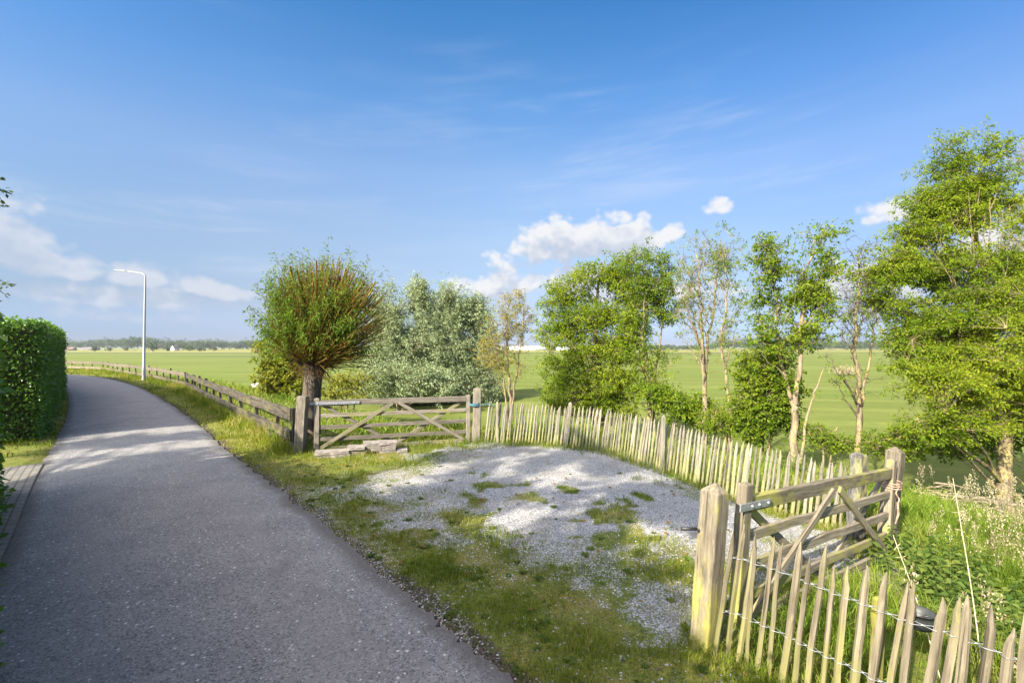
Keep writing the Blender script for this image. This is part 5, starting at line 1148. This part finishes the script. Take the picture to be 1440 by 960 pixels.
def density(azs, els, tag):
    uv = nt.n('ShaderNodeCombineXYZ', {0: azs, 1: els, 2: 0.0}).outputs[0]
    wrp = nt.n('ShaderNodeVectorMath', {0: nt.n('ShaderNodeTexNoise', {'Vector': nt.scale(uv, (22, 26, 1)), 'Scale': 1.0, 'Detail': 2}, noise_dimensions='2D').outputs['Color'], 1: (.5,.5,.5)}, operation='SUBTRACT').outputs[0]
    uw = nt.n('ShaderNodeVectorMath', {0: uv, 1: nt.scale(wrp, (.018, .018, 0))}, operation='ADD').outputs[0]
    n1 = nt.noise(nt.scale(uw, (9, 14, 1)), 1.0, 6, .55, 0, '2D')
    b1 = nt.n('ShaderNodeTexVoronoi', {'Vector': nt.scale(uw, (26, 32, 1)), 'Scale': 1.0, 'Smoothness': .35}, feature='SMOOTH_F1', voronoi_dimensions='2D').outputs['Distance']
    b2 = nt.n('ShaderNodeTexVoronoi', {'Vector': nt.scale(uw, (62, 74, 1)), 'Scale': 1.0, 'Smoothness': .4}, feature='SMOOTH_F1', voronoi_dimensions='2D').outputs['Distance']
    acc = None
    for (px, py, rx, ry, s) in CL:
        a0, e0 = ang(px, py); a1, _ = ang(px+rx, py); am, _ = ang(px-rx, py); _, e1 = ang(px, py-ry)
        wa = (a1-am)/2; wh = e1-e0
        q = nt.n('ShaderNodeVectorMath', {0: uv, 1: (1/wa, .8/wh, 0), 2: (-a0/wa, -(e0-wh*.3)*.8/wh, 0)}, operation='MULTIPLY_ADD').outputs[0]
        q = nt.n('ShaderNodeVectorMath', {0: q, 1: nt.scale(q, (-1, -2, 0))}, operation='MAXIMUM').outputs[0]
        L = nt.n('ShaderNodeVectorMath', {0: q}, operation='LENGTH').outputs['Value']
        f = nt.m('MINIMUM', nt.m('MULTIPLY_ADD', L, -.75*s, 1.15*.75*s), .45*s)
        acc = f if acc is None else nt.m('SMOOTH_MAX', acc, f, .10)
    tex = nt.m('ADD', nt.m('MULTIPLY', nt.m('SUBTRACT', n1, .5), 1.05), nt.m('ADD', nt.m('MULTIPLY', nt.m('SUBTRACT', .42, b1), .34), nt.m('MULTIPLY', nt.m('SUBTRACT', .42, b2), .16)))
    return nt.m('ADD', acc, tex)
D0 = density(az, el, 0)
D2 = density(nt.m('SUBTRACT', az, .006), nt.m('ADD', el, .032), 2)
Lf = nt.ss(-.30, -.55, az)
alpha = nt.m('MULTIPLY', nt.ss(-.02, .30, nt.m('ADD', nt.m('MULTIPLY', D0, nt.m('MULTIPLY_ADD', Lf, -.22, 1.)), nt.m('MULTIPLY', Lf, .015))), .96)
lit = nt.m('ADD', nt.m('MULTIPLY', nt.m('SUBTRACT', 1., nt.ss(-.1, .42, D2)), .62), nt.m('MULTIPLY', nt.ss(-.16, .20, nt.m('MULTIPLY', nt.m('SUBTRACT', D0, D2), .7)), .38))
# cirrus
uvc = nt.n('ShaderNodeCombineXYZ', {0: az, 1: nt.m('SUBTRACT', el, nt.m('MULTIPLY', az, .06)), 2: 0.0}).outputs[0]
ci = nt.ss(.44, .80, nt.noise(nt.scale(uvc, (2.2, 19, 1)), 1.0, 8, .60, .25, '2D')); ci2 = nt.ss(.36, .66, nt.noise(nt.scale(uvc, (1.4, 3, 1)), 1.0, 3))
cir = nt.m('MULTIPLY', nt.m('MULTIPLY', ci, ci2), nt.m('MULTIPLY', nt.m('MULTIPLY', nt.ss(.02, .2, el), nt.ss(.68, .40, el)), .34))
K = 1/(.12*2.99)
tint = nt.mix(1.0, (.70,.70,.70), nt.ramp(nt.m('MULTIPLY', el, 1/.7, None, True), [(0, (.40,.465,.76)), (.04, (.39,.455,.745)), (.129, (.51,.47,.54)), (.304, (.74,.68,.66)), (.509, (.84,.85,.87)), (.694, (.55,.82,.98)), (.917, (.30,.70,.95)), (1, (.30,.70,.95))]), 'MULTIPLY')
tint = nt.mix(nt.ss(.72, 1.05, el), tint, (3.9,2.4,1.52))  # sky above the frame made brighter and warmer, added fill for shaded ground
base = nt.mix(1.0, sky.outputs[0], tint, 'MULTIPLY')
lit = nt.m('MULTIPLY', lit, nt.m('MULTIPLY_ADD', Lf, -.45, 1.))
ccol = nt.mix(lit, (.56*K,.63*K,.77*K), (.93*K,.93*K,.95*K))
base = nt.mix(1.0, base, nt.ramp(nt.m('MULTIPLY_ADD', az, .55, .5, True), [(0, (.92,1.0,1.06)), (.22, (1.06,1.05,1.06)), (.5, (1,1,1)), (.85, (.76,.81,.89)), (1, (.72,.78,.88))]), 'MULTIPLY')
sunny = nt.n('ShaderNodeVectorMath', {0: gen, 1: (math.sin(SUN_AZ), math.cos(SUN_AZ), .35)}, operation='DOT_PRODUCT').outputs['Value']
base = nt.mix(nt.ss(.22, .85, sunny), base, nt.mix(1.0, base, (3.6,2.9,2.2), 'MULTIPLY'))  # sky around the sun, behind the camera, boosted as added fill light
base = nt.mix(cir, base, (.86*K,.90*K,.97*K))
colr = nt.mix(nt.m('MULTIPLY', alpha, nt.m('MULTIPLY', nt.ss(-.01, .10, el), nt.m('MULTIPLY_ADD', nt.ss(-.1, -.5, az), -.22, 1.))), base, ccol)
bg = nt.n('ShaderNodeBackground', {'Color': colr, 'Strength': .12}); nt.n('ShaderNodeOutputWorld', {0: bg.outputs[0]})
w.cycles.sampling_method = 'MANUAL'; w.cycles.sample_map_resolution = 512

sun = bpy.data.lights.new('sun', 'SUN'); sun.energy = 5.0; sun.angle = math.radians(.53); sun.color = (1.0, .90, .74)
so = bpy.data.objects.new('sun', sun); C.objects.link(so); so.rotation_euler = Vector((SX, SY, SZ_)).to_track_quat('Z', 'Y').to_euler()

# ------------------------------------------------------------------ camera
cd = bpy.data.cameras.new('camera'); cd.lens = 16; cd.sensor_width = 36; cd.sensor_fit = 'HORIZONTAL'; cd.shift_y = 8/1440; cd.clip_start = .05; cd.clip_end = 20000
co = bpy.data.objects.new('camera', cd); C.objects.link(co); co.location = (0, 0, CAM_H); co.rotation_euler = (math.pi/2, 0, 0); scene.camera = co
scene.view_settings.view_transform = 'Standard'; scene.view_settings.look = 'None'; scene.view_settings.gamma = 1; scene.view_settings.exposure = 1.58
scene.render.engine = 'CYCLES'; scene.cycles.max_bounces = 8; scene.cycles.transparent_max_bounces = 8; scene.cycles.use_denoising = True
